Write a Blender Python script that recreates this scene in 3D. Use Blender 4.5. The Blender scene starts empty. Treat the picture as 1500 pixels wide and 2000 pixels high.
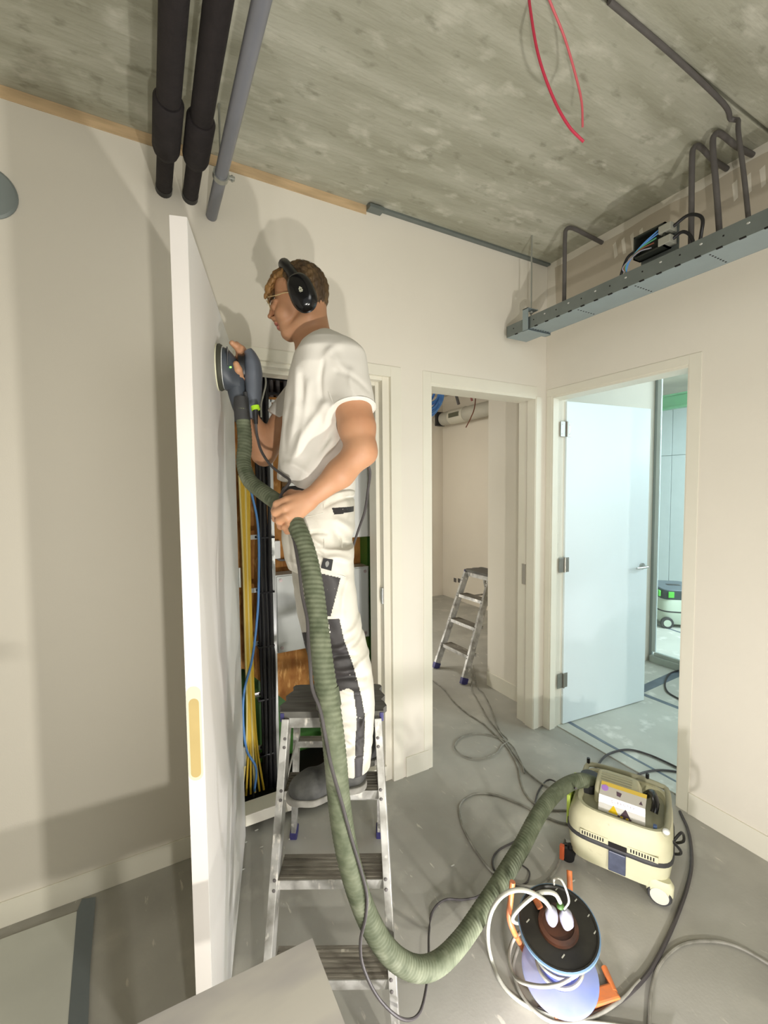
import bpy, bmesh, math, random
import numpy as np
from mathutils import Vector, Matrix
random.seed(7)
# ------------------------------------------------------------------ camera
FPX, PITCH, ROLL, YAW = 856.3, .0546, -.0089, .4933
CAM = np.array([0, 0, 1.65])
_F = np.array([math.sin(YAW)*math.cos(PITCH), math.cos(YAW)*math.cos(PITCH), -math.sin(PITCH)])
_R0 = np.array([math.cos(YAW), -math.sin(YAW), 0.])
_U0 = np.cross(_R0, _F)
_R = math.cos(ROLL)*_R0 + math.sin(ROLL)*_U0
_U = -math.sin(ROLL)*_R0 + math.cos(ROLL)*_U0
col = bpy.context.scene.collection
sc = bpy.context.scene
cd = bpy.data.cameras.new('camera'); cam = bpy.data.objects.new('camera', cd); col.objects.link(cam)
cd.sensor_fit = 'VERTICAL'; cd.sensor_height = 24; cd.lens = 24*FPX/2000; cd.clip_start = .02
cam.matrix_world = Matrix(((_R[0], _U[0], -_F[0], 0), (_R[1], _U[1], -_F[1], 0), (_R[2], _U[2], -_F[2], 1.65), (0, 0, 0, 1)))
sc.camera = cam
# ------------------------------------------------------------------ world, lights, exposure
w = bpy.data.worlds.new('world'); sc.world = w; w.use_nodes = True
w.node_tree.nodes['Background'].inputs[0].default_value = (1, .99, .95, 1)
w.node_tree.nodes['Background'].inputs[1].default_value = .46
def area(name, loc, target, size, power, color, sy=None):
    l = bpy.data.lights.new(name, 'AREA'); l.size = size; l.energy = power; l.color = color
    if sy: l.shape = 'RECTANGLE'; l.size_y = sy
    o = bpy.data.objects.new(name, l); col.objects.link(o); o.location = loc
    o.rotation_euler = (Vector(target)-Vector(loc)).to_track_quat('-Z', 'Y').to_euler(); return o
area('work_light', (.80, -.35, .60), (1.0, 2.0, 1.6), .06, 21, (1, .96, .88))
area('second_work_light', (.10, -.20, 1.12), (.6, 2.0, 2.1), .03, 14, (1, .96, .88))
area('floor_work_light', (.80, .55, .10), (1.6, 1.6, .8), .06, 9, (1, .95, .97))
area('fill_light', (.6, -1.6, 2.7), (1.6, 1.8, 1.2), 1.0, 14, (1, .98, .92))  # unseen fill light added behind the camera to lift the whole room
area('side_room_light', (1.75, 4.6, 2.6), (3.0, 3.6, .6), .5, 20, (1, .97, .90))
area('side_room_floor_lamp', (1.55, 3.6, .35), (3.5, 4.4, .5), .15, 8, (1, .96, .90))
area('daylight', (4.6, -.6, 2.3), (3.3, 2.1, .9), 2.2, 60, (.74, .94, 1), 1.8)
area('daylight_hall', (5.6, .9, 2.7), (6.2, 3.6, .9), 1.8, 150, (.80, .95, 1), 1.8)
vs = sc.view_settings; vs.view_transform = 'Standard'; vs.look = 'None'; vs.gamma = 1; vs.use_curve_mapping = False; vs.exposure = .28
# ------------------------------------------------------------------ helpers
def V3(p): return Vector((float(p[0]), float(p[1]), float(p[2])))
def ray(x, y): return _F + (x-750)/FPX*_R - (y-1000)/FPX*_U
def on(x, y, ax, v):                 # point where the sight line meets a world plane
    r = ray(x, y); return CAM + (v-CAM[ax])/r[ax]*r
def at(x, y, d): return CAM + d*ray(x, y)
def fl(x, y, z=0.): return on(x, y, 2, z)
def tag(o, label=None, cat=None, group=None, kind=None):
    if label: o['label'] = label
    if cat: o['category'] = cat
    if group: o['group'] = group
    if kind: o['kind'] = kind
    return o
def empty(name, loc=(0, 0, 0), rz=0, label=None, cat=None, group=None, kind=None):
    o = bpy.data.objects.new(name, None); col.objects.link(o); o.location = V3(loc); o.rotation_euler = (0, 0, rz)
    o.empty_display_size = .05
    return tag(o, label, cat, group, kind)
MATS = {}
def mat(name, c, rough=.6, metal=0., var=0., scale=8., c2=None, bump=0., bscale=60., stretch=None, spec=.5, detail=4, emit=None, estr=1., trans=0., thr=(.35, .65), bdist=.004, sub=0.):
    m = bpy.data.materials.new(name); m.use_nodes = True; nt = m.node_tree; b = nt.nodes['Principled BSDF']
    b.inputs['Base Color'].default_value = (*c, 1); b.inputs['Roughness'].default_value = rough; b.inputs['Metallic'].default_value = metal
    b.inputs['Specular IOR Level'].default_value = spec
    if trans: b.inputs['Transmission Weight'].default_value = trans
    if sub: b.inputs['Subsurface Weight'].default_value = sub; b.inputs['Subsurface Radius'].default_value = (.012, .005, .003)
    if emit: b.inputs['Emission Color'].default_value = (*emit, 1); b.inputs['Emission Strength'].default_value = estr
    tc = nt.nodes.new('ShaderNodeTexCoord'); mp = nt.nodes.new('ShaderNodeMapping'); nt.links.new(tc.outputs['Object'], mp.inputs[0])
    if stretch: mp.inputs['Scale'].default_value = stretch
    if c2 is not None or var:
        n = nt.nodes.new('ShaderNodeTexNoise'); n.inputs['Scale'].default_value = scale; n.inputs['Detail'].default_value = detail
        nt.links.new(mp.outputs[0], n.inputs['Vector'])
        r = nt.nodes.new('ShaderNodeValToRGB'); nt.links.new(n.outputs[0], r.inputs[0])
        if c2 is None: c2 = tuple(x*(1-var) for x in c)
        r.color_ramp.elements[0].position = thr[0]; r.color_ramp.elements[1].position = thr[1]
        r.color_ramp.elements[0].color = (*c2, 1); r.color_ramp.elements[1].color = (*c, 1)
        nt.links.new(r.outputs[0], b.inputs['Base Color'])
    if bump:
        n2 = nt.nodes.new('ShaderNodeTexNoise'); n2.inputs['Scale'].default_value = bscale; n2.inputs['Detail'].default_value = 5
        nt.links.new(mp.outputs[0], n2.inputs['Vector'])
        bp = nt.nodes.new('ShaderNodeBump'); bp.inputs['Strength'].default_value = bump; bp.inputs['Distance'].default_value = bdist
        nt.links.new(n2.outputs[0], bp.inputs['Height']); nt.links.new(bp.outputs[0], b.inputs['Normal'])
    MATS[name] = m; return m
def second_noise(m, c, scale, lo, hi, stretch=None, detail=6):   # mixes a further blotch colour over a material
    nt = m.node_tree; b = nt.nodes['Principled BSDF']
    n = nt.nodes.new('ShaderNodeTexNoise'); n.inputs['Scale'].default_value = scale; n.inputs['Detail'].default_value = detail
    tc = nt.nodes.new('ShaderNodeTexCoord'); mp = nt.nodes.new('ShaderNodeMapping'); nt.links.new(tc.outputs['Object'], mp.inputs[0]); nt.links.new(mp.outputs[0], n.inputs['Vector'])
    if stretch: mp.inputs['Scale'].default_value = stretch
    mp.inputs['Location'].default_value = (3.1, 1.7, .4)
    r = nt.nodes.new('ShaderNodeMapRange'); r.inputs[1].default_value = lo; r.inputs[2].default_value = hi
    nt.links.new(n.outputs[0], r.inputs[0])
    mx = nt.nodes.new('ShaderNodeMix'); mx.data_type = 'RGBA'; nt.links.new(r.outputs[0], mx.inputs[0])
    src = b.inputs['Base Color'].links[0].from_socket if b.inputs['Base Color'].links else None
    if src: nt.links.new(src, mx.inputs[6])
    else: mx.inputs[6].default_value = b.inputs['Base Color'].default_value
    mx.inputs[7].default_value = (*c, 1); nt.links.new(mx.outputs[2], b.inputs['Base Color'])
def srgb(r, g, b):
    f = lambda x: ((x/255+.055)/1.055)**2.4 if x > 10 else x/255/12.92
    return (f(r), f(g), f(b))
mat('boxy', srgb(160, 156, 146), .4)
wallm = mat('wall_paint', srgb(225, 219, 205), .75, var=.03, scale=1.5, bump=.25, bscale=260, bdist=.001)
wallm2 = mat('wall_paint_warm', srgb(218, 210, 194), .75, var=.05, scale=1.2)
rawm = mat('unpainted_plasterboard', srgb(196, 186, 168), .85, var=.08, scale=3)
framem = mat('frame_paint', srgb(226, 222, 206), .45, var=.03, scale=3)
doorm = mat('door_primer', srgb(226, 224, 220), .5, var=.04, scale=2.2, stretch=(1, 1, .3))
second_noise(doorm, srgb(212, 209, 202), 1.3, .5, .85, (1, 1, .3), 2)
edgem = mat('door_edge_primer', srgb(224, 219, 213), .5, var=.05, scale=5)
fillm = mat('yellow_filler', srgb(186, 164, 108), .7, var=.08, scale=10)
haloM = mat('filler_halo', srgb(214, 206, 176), .7)
doorwm = mat('white_door', srgb(222, 232, 234), .32, bump=.12, bscale=400, bdist=.0006)
concm = mat('concrete_ceiling', srgb(186, 185, 170), .9, c2=srgb(144, 143, 124), scale=2.6, stretch=(.5, 2.6, 1), thr=(.3, .68), detail=9, bump=.5, bscale=30, bdist=.006)
second_noise(concm, srgb(204, 202, 188), 11, .56, .80, (.8, 1.4, 1), 12)
second_noise(concm, srgb(108, 108, 88), 17, .60, .85, (.7, 1.2, 1), 12)
floorm = mat('screed_floor', srgb(174, 172, 163), .6, c2=srgb(148, 146, 137), scale=2.2, thr=(.3, .7), detail=8, bump=.2, bscale=90, bdist=.002)
second_noise(floorm, srgb(188, 185, 174), 4.5, .56, .80, None, 12)
second_noise(floorm, srgb(196, 192, 180), 40, .66, .72, (1, .25, 1), 4)
coverm = mat('floor_board', srgb(204, 206, 196), .7, var=.08, scale=4)
cover2m = mat('pale_floor_board', srgb(196, 198, 188), .6, var=.12, scale=3, detail=8)
second_noise(cover2m, srgb(222, 222, 214), 9, .58, .72, None, 10)
tapem = mat('grey_tape', srgb(104, 112, 114), .4, c2=srgb(150, 152, 146), scale=7, thr=(.25, .42), detail=9, bump=.3, bscale=40)
tape2m = mat('blue_grey_tape', srgb(112, 124, 136), .4, var=.2, scale=9)
woodm = mat('pale_wood', srgb(206, 178, 138), .7, var=.25, scale=6, stretch=(1, 8, 8))
steelm = mat('galvanised', srgb(126, 134, 132), .42, .55, var=.12, scale=12)
steelblue = mat('galvanised_underside', srgb(150, 164, 168), .4, .35, var=.05, scale=12)
conduitm = mat('dark_conduit', srgb(92, 88, 86), .5, var=.15, scale=20)
blackins = mat('black_insulation', srgb(38, 32, 33), .85, var=.3, scale=30, bump=.4, bscale=60)
pvcm = mat('grey_pvc', srgb(122, 124, 132), .35, var=.05)
zincm = mat('zinc', srgb(180, 182, 178), .3, .8)
blackm = mat('black_plastic', srgb(24, 24, 26), .4, var=.2, scale=30)
blackg = mat('black_gloss', srgb(12, 12, 14), .18)
boxblack = mat('junction_black', srgb(40, 44, 38), .5, var=.2, scale=20)
gapm = mat('dark_gap', srgb(18, 14, 12), .9)
osbm = mat('osb', srgb(178, 126, 62), .8, c2=srgb(140, 88, 34), scale=16, thr=(.35, .65), detail=8, stretch=(1, 1, .6))
second_noise(osbm, srgb(206, 158, 92), 26, .56, .7, (2, 1, .5), 8)
greenm = mat('green_steel', srgb(62, 112, 44), .45, var=.15, scale=5)
greenb = mat('green_beam', srgb(112, 172, 128), .5, var=.06)
boxm = mat('grey_enclosure', srgb(186, 190, 186), .4, var=.03)
whitebox = mat('white_enclosure', srgb(224, 226, 222), .35)
alum = mat('worn_aluminium', srgb(182, 181, 176), .45, .3, c2=srgb(120, 118, 110), scale=14, thr=(.3, .6), detail=10, bump=.2, bscale=40)
second_noise(alum, srgb(228, 224, 214), 34, .60, .72, (1, 1, .5), 6)
treadm = mat('dusty_tread', srgb(138, 133, 121), .7, .1, c2=srgb(104, 98, 88), scale=8, stretch=(1, 8, 1), detail=8, bump=.4, bscale=20)
second_noise(treadm, srgb(190, 184, 170), 30, .66, .74, None, 6)
platm = mat('grey_platform', srgb(100, 98, 92), .7, c2=srgb(74, 72, 66), scale=7, stretch=(1, 7, 1), detail=8, bump=.4, bscale=20)
bluecap = mat('blue_foot_cap', srgb(54, 52, 104), .5, var=.2, scale=30)
skinm = mat('skin', srgb(190, 144, 110), .55, c2=srgb(176, 126, 92), scale=9, thr=(.3, .7), sub=.12, bump=.08, bscale=300, bdist=.001)
lipm = mat('lips', srgb(172, 108, 92), .45)
shirtm = mat('white_cotton', srgb(219, 215, 206), .85, var=.02, scale=5, bump=.25, bscale=500, bdist=.0008)
pantm = mat('offwhite_workwear', srgb(202, 198, 186), .7, c2=srgb(176, 171, 156), scale=10, thr=(.25, .5), detail=6, bump=.25, bscale=300, bdist=.001)
pantd = mat('dark_workwear', srgb(46, 42, 41), .6, c2=srgb(28, 26, 26), scale=14, bump=.25, bscale=200, bdist=.001)
second_noise(pantd, srgb(190, 186, 178), 60, .70, .74, None, 3)
shoem = mat('dusty_shoe', srgb(70, 70, 65), .7, c2=srgb(22, 23, 22), scale=12, thr=(.35, .65), bump=.3, bscale=90)
solem = mat('dusty_sole', srgb(128, 126, 118), .8, var=.3, scale=30)
hairm = mat('brown_hair', srgb(104, 80, 48), .6, c2=srgb(58, 42, 24), scale=24, stretch=(1, 1, .35), thr=(.3, .7), detail=6, bump=.9, bscale=130, bdist=.003)
hairf = mat('fair_fringe', srgb(158, 118, 66), .6, c2=srgb(108, 76, 40), scale=26, stretch=(1, 1, .3), thr=(.3, .7), bump=.8, bscale=130)
hosem = mat('green_hose_sleeve', srgb(106, 112, 90), .8, c2=srgb(72, 80, 58), scale=30, thr=(.3, .7), detail=6)
second_noise(hosem, srgb(150, 154, 134), 9, .60, .80)
rubber = mat('dark_rubber', srgb(58, 58, 58), .6, var=.2, scale=30)
cordm = mat('dark_cord', srgb(70, 66, 66), .55, var=.2, scale=20)
cordg = mat('grey_cord', srgb(150, 148, 138), .55, c2=srgb(110, 108, 98), scale=14)
cordw = mat('white_cord', srgb(182, 182, 170), .4, var=.1, scale=10)
beigem = mat('beige_housing', srgb(200, 198, 166), .5, c2=srgb(182, 178, 146), scale=4, detail=6)
second_noise(beigem, srgb(150, 140, 110), 14, .68, .8)
beiged = mat('beige_deck', srgb(160, 158, 132), .6, var=.15, scale=5)
orangem = mat('orange_paint', srgb(214, 122, 66), .5, c2=srgb(170, 112, 84), scale=18, thr=(.3, .6))
bluep = mat('blue_reel', srgb(112, 128, 176), .4, c2=srgb(140, 144, 168), scale=6)
greyplug = mat('grey_plug', srgb(138, 138, 150), .35)
limem = mat('lime', srgb(158, 206, 34), .4)
limeg = mat('bright_green', srgb(88, 190, 70), .4)
glassm = mat('clear_glass', (.95, 1, 1), .02, trans=1.)
paperm = mat('white_laminate', srgb(196, 192, 182), .3, c2=srgb(160, 156, 158), scale=2.2, thr=(.42, .62), stretch=(1, 3, 1))  # faint reflection streaks painted into the board colour
redm = mat('red_cord', srgb(196, 52, 78), .5)
bluecab = mat('blue_cable', srgb(86, 138, 200), .5)
yelcab = mat('yellow_cable', srgb(214, 178, 58), .5)
wirem = mat('copper_brown', srgb(120, 70, 50), .6)

def link(name, me, m, parent=None, smooth=False):
    if m is not None:
        for x in (m if isinstance(m, (list, tuple)) else [m]): me.materials.append(x)
    if smooth: me.polygons.foreach_set('use_smooth', [True]*len(me.polygons))
    o = bpy.data.objects.new(name, me); col.objects.link(o)
    if parent: o.parent = parent
    return o
class MB:
    def __init__(s): s.bm = bmesh.new()
    def box(s, a, b, M=None, bev=0.):
        a = Vector(a); b = Vector(b); c = (a+b)/2; d = b-a
        r = bmesh.ops.create_cube(s.bm, size=1, matrix=(M or Matrix())@Matrix.Translation(c)@Matrix.Diagonal((abs(d.x), abs(d.y), abs(d.z), 1)))
        if bev:
            es = list({e for v in r['verts'] for e in v.link_edges})
            bmesh.ops.bevel(s.bm, geom=es, offset=bev, segments=2, affect='EDGES', profile=.6)
        return s
    def beam(s, p, q, wx, wy, up=(0, 0, 1), bev=0.):   # box bar between two points
        p, q = V3(p), V3(q); z = (q-p); L = z.length; z.normalize()
        x = Vector(up).cross(z)
        if x.length < 1e-4: x = Vector((1, 0, 0)).cross(z)
        x.normalize(); y = z.cross(x)
        M = Matrix(((x.x, y.x, z.x, (p.x+q.x)/2), (x.y, y.y, z.y, (p.y+q.y)/2), (x.z, y.z, z.z, (p.z+q.z)/2), (0, 0, 0, 1)))
        return s.box((-wx/2, -wy/2, -L/2), (wx/2, wy/2, L/2), M, bev)
    def cyl(s, p, q, r, r2=None, n=20, caps=True):
        p, q = V3(p), V3(q); d = q-p; M = Matrix.Translation((p+q)/2)@d.to_track_quat('Z', 'Y').to_matrix().to_4x4()
        bmesh.ops.create_cone(s.bm, cap_ends=caps, segments=n, radius1=r, radius2=r if r2 is None else r2, depth=d.length, matrix=M); return s
    def ball(s, c, r, M=None, n=14):
        r = (r, r, r) if isinstance(r, (int, float)) else r
        bmesh.ops.create_uvsphere(s.bm, u_segments=n, v_segments=max(6, n//2+2), radius=1, matrix=(M or Matrix())@Matrix.Translation(V3(c))@Matrix.Diagonal((*r, 1))); return s
    def rev(s, prof, M=None, n=32, caps=True):       # lathe of (r,z) profile around z
        M = M or Matrix(); rings = []
        for r, z in prof: rings.append([s.bm.verts.new(M@Vector((r*math.cos(2*math.pi*i/n), r*math.sin(2*math.pi*i/n), z))) for i in range(n)])
        for a, b in zip(rings, rings[1:]):
            for i in range(n): s.bm.faces.new((a[i], a[(i+1) % n], b[(i+1) % n], b[i]))
        for rg, fl_ in (((rings[0], True), (rings[-1], False)) if caps else ()):
            try: s.bm.faces.new(rg[::-1] if fl_ else rg)
            except ValueError: pass
        return s
    def tube(s, pts, r, n=10, rib=None, step=None, caps=True):
        P = spline(pts, step or (max(r) if isinstance(r, (list, tuple)) else r)*1.2)
        L = np.concatenate([[0], np.cumsum(np.linalg.norm(np.diff(P, axis=0), axis=1))])
        if isinstance(r, (list, tuple)): R_ = np.interp(L/L[-1], np.linspace(0, 1, len(r)), r)
        else: R_ = np.full(len(P), r)
        T = np.gradient(P, axis=0); T /= np.linalg.norm(T, axis=1)[:, None]+1e-12
        x = np.cross(T[0], [0.31, .2, .93]); x /= np.linalg.norm(x); rings = []
        for i in range(len(P)):
            x = x-T[i]*(x@T[i]); x /= np.linalg.norm(x); y = np.cross(T[i], x); ring = []
            for k in range(n):
                a = 2*math.pi*k/n; rr = R_[i]
                if rib: rr *= 1+rib[0]*math.sin(2*math.pi*L[i]/rib[1]+rib[2]*a)
                ring.append(s.bm.verts.new(P[i]+rr*(math.cos(a)*x+math.sin(a)*y)))
            rings.append(ring)
        for a, b in zip(rings, rings[1:]):
            for k in range(n): s.bm.faces.new((a[k], a[(k+1) % n], b[(k+1) % n], b[k]))
        if caps: s.bm.faces.new(rings[0][::-1]); s.bm.faces.new(rings[-1])
        return s
    def loft(s, secs, n=36, M=None):      # (z,cx,cy,hx,hy,power) superellipse sections
        M = M or Matrix(); rings = []
        for z, cx, cy, hx, hy, pw in secs:
            rg = []
            for k in range(n):
                a = 2*math.pi*k/n; c, q = math.cos(a), math.sin(a)
                rg.append(s.bm.verts.new(M@Vector((cx+hx*math.copysign(abs(c)**(2/pw), c), cy+hy*math.copysign(abs(q)**(2/pw), q), z))))
            rings.append(rg)
        for a, b in zip(rings, rings[1:]):
            for k in range(n): s.bm.faces.new((a[k], a[(k+1) % n], b[(k+1) % n], b[k]))
        s.bm.faces.new(rings[0][::-1]); s.bm.faces.new(rings[-1]); return s
    def poly(s, pts, t):                  # prism: polygon points extruded by vector t
        a = [s.bm.verts.new(V3(p)) for p in pts]; b = [s.bm.verts.new(V3(p)+Vector(t)) for p in pts]; n = len(a)
        s.bm.faces.new(a[::-1]); s.bm.faces.new(b)
        for i in range(n): s.bm.faces.new((a[i], a[(i+1) % n], b[(i+1) % n], b[i]))
        return s
    def build(s, name, m, parent=None, smooth=False, origin=None, inv=None):
        bmesh.ops.recalc_face_normals(s.bm, faces=s.bm.faces)
        if inv is not None: bmesh.ops.transform(s.bm, matrix=inv, verts=s.bm.verts)
        if origin is not None: bmesh.ops.translate(s.bm, vec=-V3(origin), verts=s.bm.verts)
        me = bpy.data.meshes.new(name); s.bm.to_mesh(me); s.bm.free()
        o = link(name, me, m, parent, smooth)
        if smooth:
            try: me.set_sharp_from_angle(angle=math.radians(40))
            except Exception: pass
        if origin is not None: o.location = V3(origin)
        return o
def spline(pts, step):
    P = np.array([np.array(p, float) for p in pts]); Q = np.vstack([2*P[0]-P[1], P, 2*P[-1]-P[-2]]); out = []
    for i in range(1, len(Q)-2):
        p0, p1, p2, p3 = Q[i-1:i+3]; n = max(2, int(np.linalg.norm(p2-p1)/step))
        for j in range(n):
            t = j/n; out.append(.5*((2*p1)+(-p0+p2)*t+(2*p0-5*p1+4*p2-p3)*t*t+(-p0+3*p1-3*p2+p3)*t**3))
    out.append(P[-1]); return np.array(out)
def inv_of(e):      # world -> local of an empty with location and rz only
    return (Matrix.Translation(e.location)@Matrix.Rotation(e.rotation_euler.z, 4, 'Z')).inverted()
def copy_tree(o, parent=None):
    c = o.copy(); col.objects.link(c); c.parent = parent
    for ch in [x for x in col.objects if x.parent == o and x != c]: copy_tree(ch, c)
    return c
YA, XB, ZC = 2.08, 2.345, 3.09
# ================================================================== STRUCTURE
S = 'structure'
def struct(name, mb, m, **k): o = mb.build(name, m, **k); o['kind'] = S; return o
struct('floor', MB().box((-3, -3, -.08), (8.2, 6.4, 0)), floorm)
f3 = struct('floor_board_hall', MB().box((2.43, -1.2, 0), (8, 2.40, .006)).box((4.2, 2.4, 0), (8, 6.2, .006)), cover2m)
f3.name = 'trim_9'
# ceiling: precast planks running along x, joint lines recessed
cl = empty('ceiling', kind=S)
ys = [-3, -1.35, -.28, .885, 2.08]
ys2 = [-3, -1.5, -.3, .90, 2.10]
for a, b in zip(ys2, ys2[1:]):
    MB().box((-3, a+.006, ZC), (2.42, b-.006, ZC+.15), bev=.004).build('ceiling_slab', concm, cl)
MB().box((-3, -3, ZC+.02), (2.42, 2.1, ZC+.2)).build('joint_filler', concm, cl)
MB().box((1.2, 2.18, 3.0), (8.2, 6.4, 3.2)).box((2.445, -3, 3.3), (8.2, 2.5, 3.5)).build('far_slab', mat('pale_concrete', srgb(196, 188, 172), .9, var=.2, scale=2), cl)
# wall_back (closet + second doorway)
mb = MB()
for a, b in (((-3, YA, 0), (.352, YA+.1, ZC)), ((1.19, YA, 0), (1.425, YA+.1, ZC)), ((2.262, YA, 0), (XB+.1, YA+.1, ZC)),
             ((.352, YA, 2.275), (1.19, YA+.1, ZC)), ((1.425, YA, 2.238), (2.262, YA+.1, ZC))): mb.box(a, b)
struct('wall_back', mb, wallm)
mb = MB()
for a, b in (((XB, -2.2, 0), (XB+.1, 1.205, ZC)), ((XB, 2.03, 0), (XB+.1, YA-.001, ZC)), ((XB, 1.205, 2.238), (XB+.1, 2.03, ZC))): mb.box(a, b)
struct('wall_right', mb, wallm)
mb = MB().box((-1.7, -1.6, 0), (-1.6, 2.08, ZC)); struct('wall_left', mb, wallm)
# partition, side room, hall
mb = MB().box((2.445, 2.40, 0), (4.12, 2.75, 3.2)).box((2.445, 2.18, 0), (2.47, 2.41, 3.0)); struct('wall_partition', mb, wallm)
mb = MB().box((3.95, 2.75, 0), (4.05, 5.5, 3.1)).box((1.2, 5.45, 0), (4.0, 5.55, 3.1)); struct('wall_side_room', mb, wallm2)
mb = MB().box((1.401, 2.181, 0), (1.412, 5.449, 2.999)); struct('wall_side_room_left', mb, wallm2)
hall = empty('wall_hall', kind=S)
hallm = mat('hall_panels', srgb(206, 216, 216), .5, var=.03)
for i in range(4):
    for z0, z1 in ((0, 2.1), (2.106, 2.86)):
        y0 = 2.81+(i-1)*1.0-.002
        MB().box((7.0, y0+.004, z0+.002), (7.05, y0+.996, z1), bev=.003).build('panel', hallm, hall)
MB().box((7.03, 2.2, 0), (7.1, 6.4, 4.2)).box((7.0, 2.2, 3.12), (7.03, 6.4, 4.2)).build('backing', hallm, hall)
struct('wall_hall_end', MB().box((4.0, 6.3, 0), (8.2, 6.4, 3.5)).box((8.1, -3, 0), (8.2, 2.3, 3.5)), hallm)
o = MB().box((6.2, 1.5, 2.68), (6.32, 6.2, 2.70)).box((6.25, 1.5, 2.70), (6.27, 6.2, 2.85)).box((6.2, 1.5, 2.85), (6.32, 6.2, 2.87)).build('steel_beam', greenb)
tag(o, 'light green steel beam across the bright hall seen above the white panels', 'beam', kind=None)
# glass partition in the hall: frame + pane
wn = empty('window_1', (4.12, 2.39, 0), kind=S); iw = inv_of(wn)
gm = mat('grey_window_frame', srgb(150, 160, 158), .4, .2)
MB().box((4.115, 2.372, .0), (4.145, 2.398, 3.2), bev=.003).build('mullion', gm, wn, inv=iw)
MB().box((4.11, 2.340, .1), (4.135, 2.372, 3.2), bev=.003).build('sash', mat('frame_light', srgb(190, 200, 196), .4), wn, inv=iw)
MB().box((4.08, .2, .006), (4.16, 2.372, .07), bev=.004).box((4.095, .2, .07), (4.145, 2.34, .10), bev=.003).build('sill', mat('sill_grey', srgb(176, 184, 176), .4), wn, inv=iw)
MB().box((4.117, .2, .10), (4.123, 2.34, 3.2)).build('glass_pane', glassm, wn, inv=iw)
# baseboards and casings
bb = lambda n, a, b: struct(n, MB().box(a, b, bev=.002), framem)
bb('baseboard_back', (-3, YA-.006, 0), (.33, YA, .10))
bb('baseboard_right', (XB-.008, -2, 0), (XB, 1.15, .11))
bb('baseboard_pier', (1.245, YA-.008, 0), (1.40, YA, .115))
bb('baseboard_partition', (2.437, 2.30, 0), (2.445, 2.75, .12))
# closet frame
cf = empty('trim_1', (1.2, YA, 0), kind=S); ic = inv_of(cf)
mb = MB().box((1.165, YA-.004, 0), (1.228, YA+.02, 2.30), bev=.0015).box((.335, YA-.004, 2.245), (1.165, YA+.02, 2.30), bev=.0015); mb.build('casing', framem, cf, inv=ic)
mb = MB().box((1.125, YA+.02, 0), (1.19, YA+.065, 2.26), bev=.003).box((1.105, YA+.065, 0), (1.19, YA+.15, 2.235), bev=.003)
mb.box((.345, YA+.02, 2.225), (1.125, YA+.065, 2.275), bev=.003).box((.345, YA+.065, 2.205), (1.105, YA+.15, 2.275), bev=.003)
mb.box((.335, YA+.02, 0), (.356, YA+.15, 2.26)); mb.build('jamb', framem, cf, inv=ic)
MB().box((.356, YA+.0, .045), (1.125, YA+.10, .10), bev=.003).build('threshold', framem, cf, inv=ic)
MB().box((1.118, YA+.025, 1.01), (1.1245, YA+.05, 1.10), bev=.002).box((1.116, YA+.03, 1.03), (1.120, YA+.045, 1.08)).build('strike_plate', zincm, cf, inv=ic)
struct('threshold_gap_shade', MB().box((.356, YA+.06, .0), (1.105, YA+.09, .045)), gapm)  # near-black strip painted as the shade in the gap under the threshold
# door 2 casing (flush steel frame) and jamb
c2 = empty('trim_3', (1.43, YA, 0), kind=S); ic = inv_of(c2)
MB().box((1.37, YA-.003, 0), (1.425, YA+.004, 2.30), bev=.001).box((1.4255, YA-.003, 2.2385), (2.262, YA+.004, 2.30), bev=.001).box((2.255, YA-.004, 0), (2.30, YA+.01, 2.238), bev=.001).build('casing', framem, c2, inv=ic)
MB().box((1.415, YA-.002, 0), (1.43, YA+.16, 2.24), bev=.002).box((1.43, YA, 2.222), (2.25, YA+.16, 2.24), bev=.002).box((2.25, YA, 0), (2.264, YA+.07, 2.24), bev=.002).box((2.265, YA+.06, 0), (2.29, YA+.16, 2.24), bev=.003).build('jamb', framem, c2, inv=ic)
MB().box((2.258, YA+.085, .98), (2.2645, YA+.115, 1.12), bev=.001).build('strike_plate', MATS['boxy'], c2, inv=ic)
# door 3 casing + jamb
c3 = empty('trim_4', (XB, 1.22, 0), kind=S); ic = inv_of(c3)
MB().box((XB-.003, 1.15, 0), (XB+.004, 1.205, 2.285), bev=.001).box((XB-.003, 1.205, 2.2385), (XB+.004, 2.07, 2.285), bev=.001).box((XB-.003, 2.03, 0), (XB+.004, 2.07, 2.238), bev=.001).build('casing', framem, c3, inv=ic)
MB().box((XB-.001, 1.195, 0), (XB+.12, 1.211, 2.24), bev=.002).box((XB, 1.211, 2.224), (XB+.12, 2.03, 2.24), bev=.002).box((XB, 2.018, 0), (XB+.05, 2.034, 2.24), bev=.002).box((XB+.05, 2.03, 0), (XB+.14, 2.05, 2.24), bev=.002).build('jamb', framem, c3, inv=ic)
# wood strip and rail under the ceiling
struct('trim_5', MB().box((-3, YA-.004, ZC-.045), (1.03, YA, ZC), bev=.001), woodm)
rail = MB().box((1.03, YA-.03, ZC-.012), (2.34, YA, ZC), bev=.002).box((1.03, YA-.05, ZC-.03), (1.11, YA, ZC-.012), bev=.002)
struct('trim_6', rail, steelm)
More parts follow.
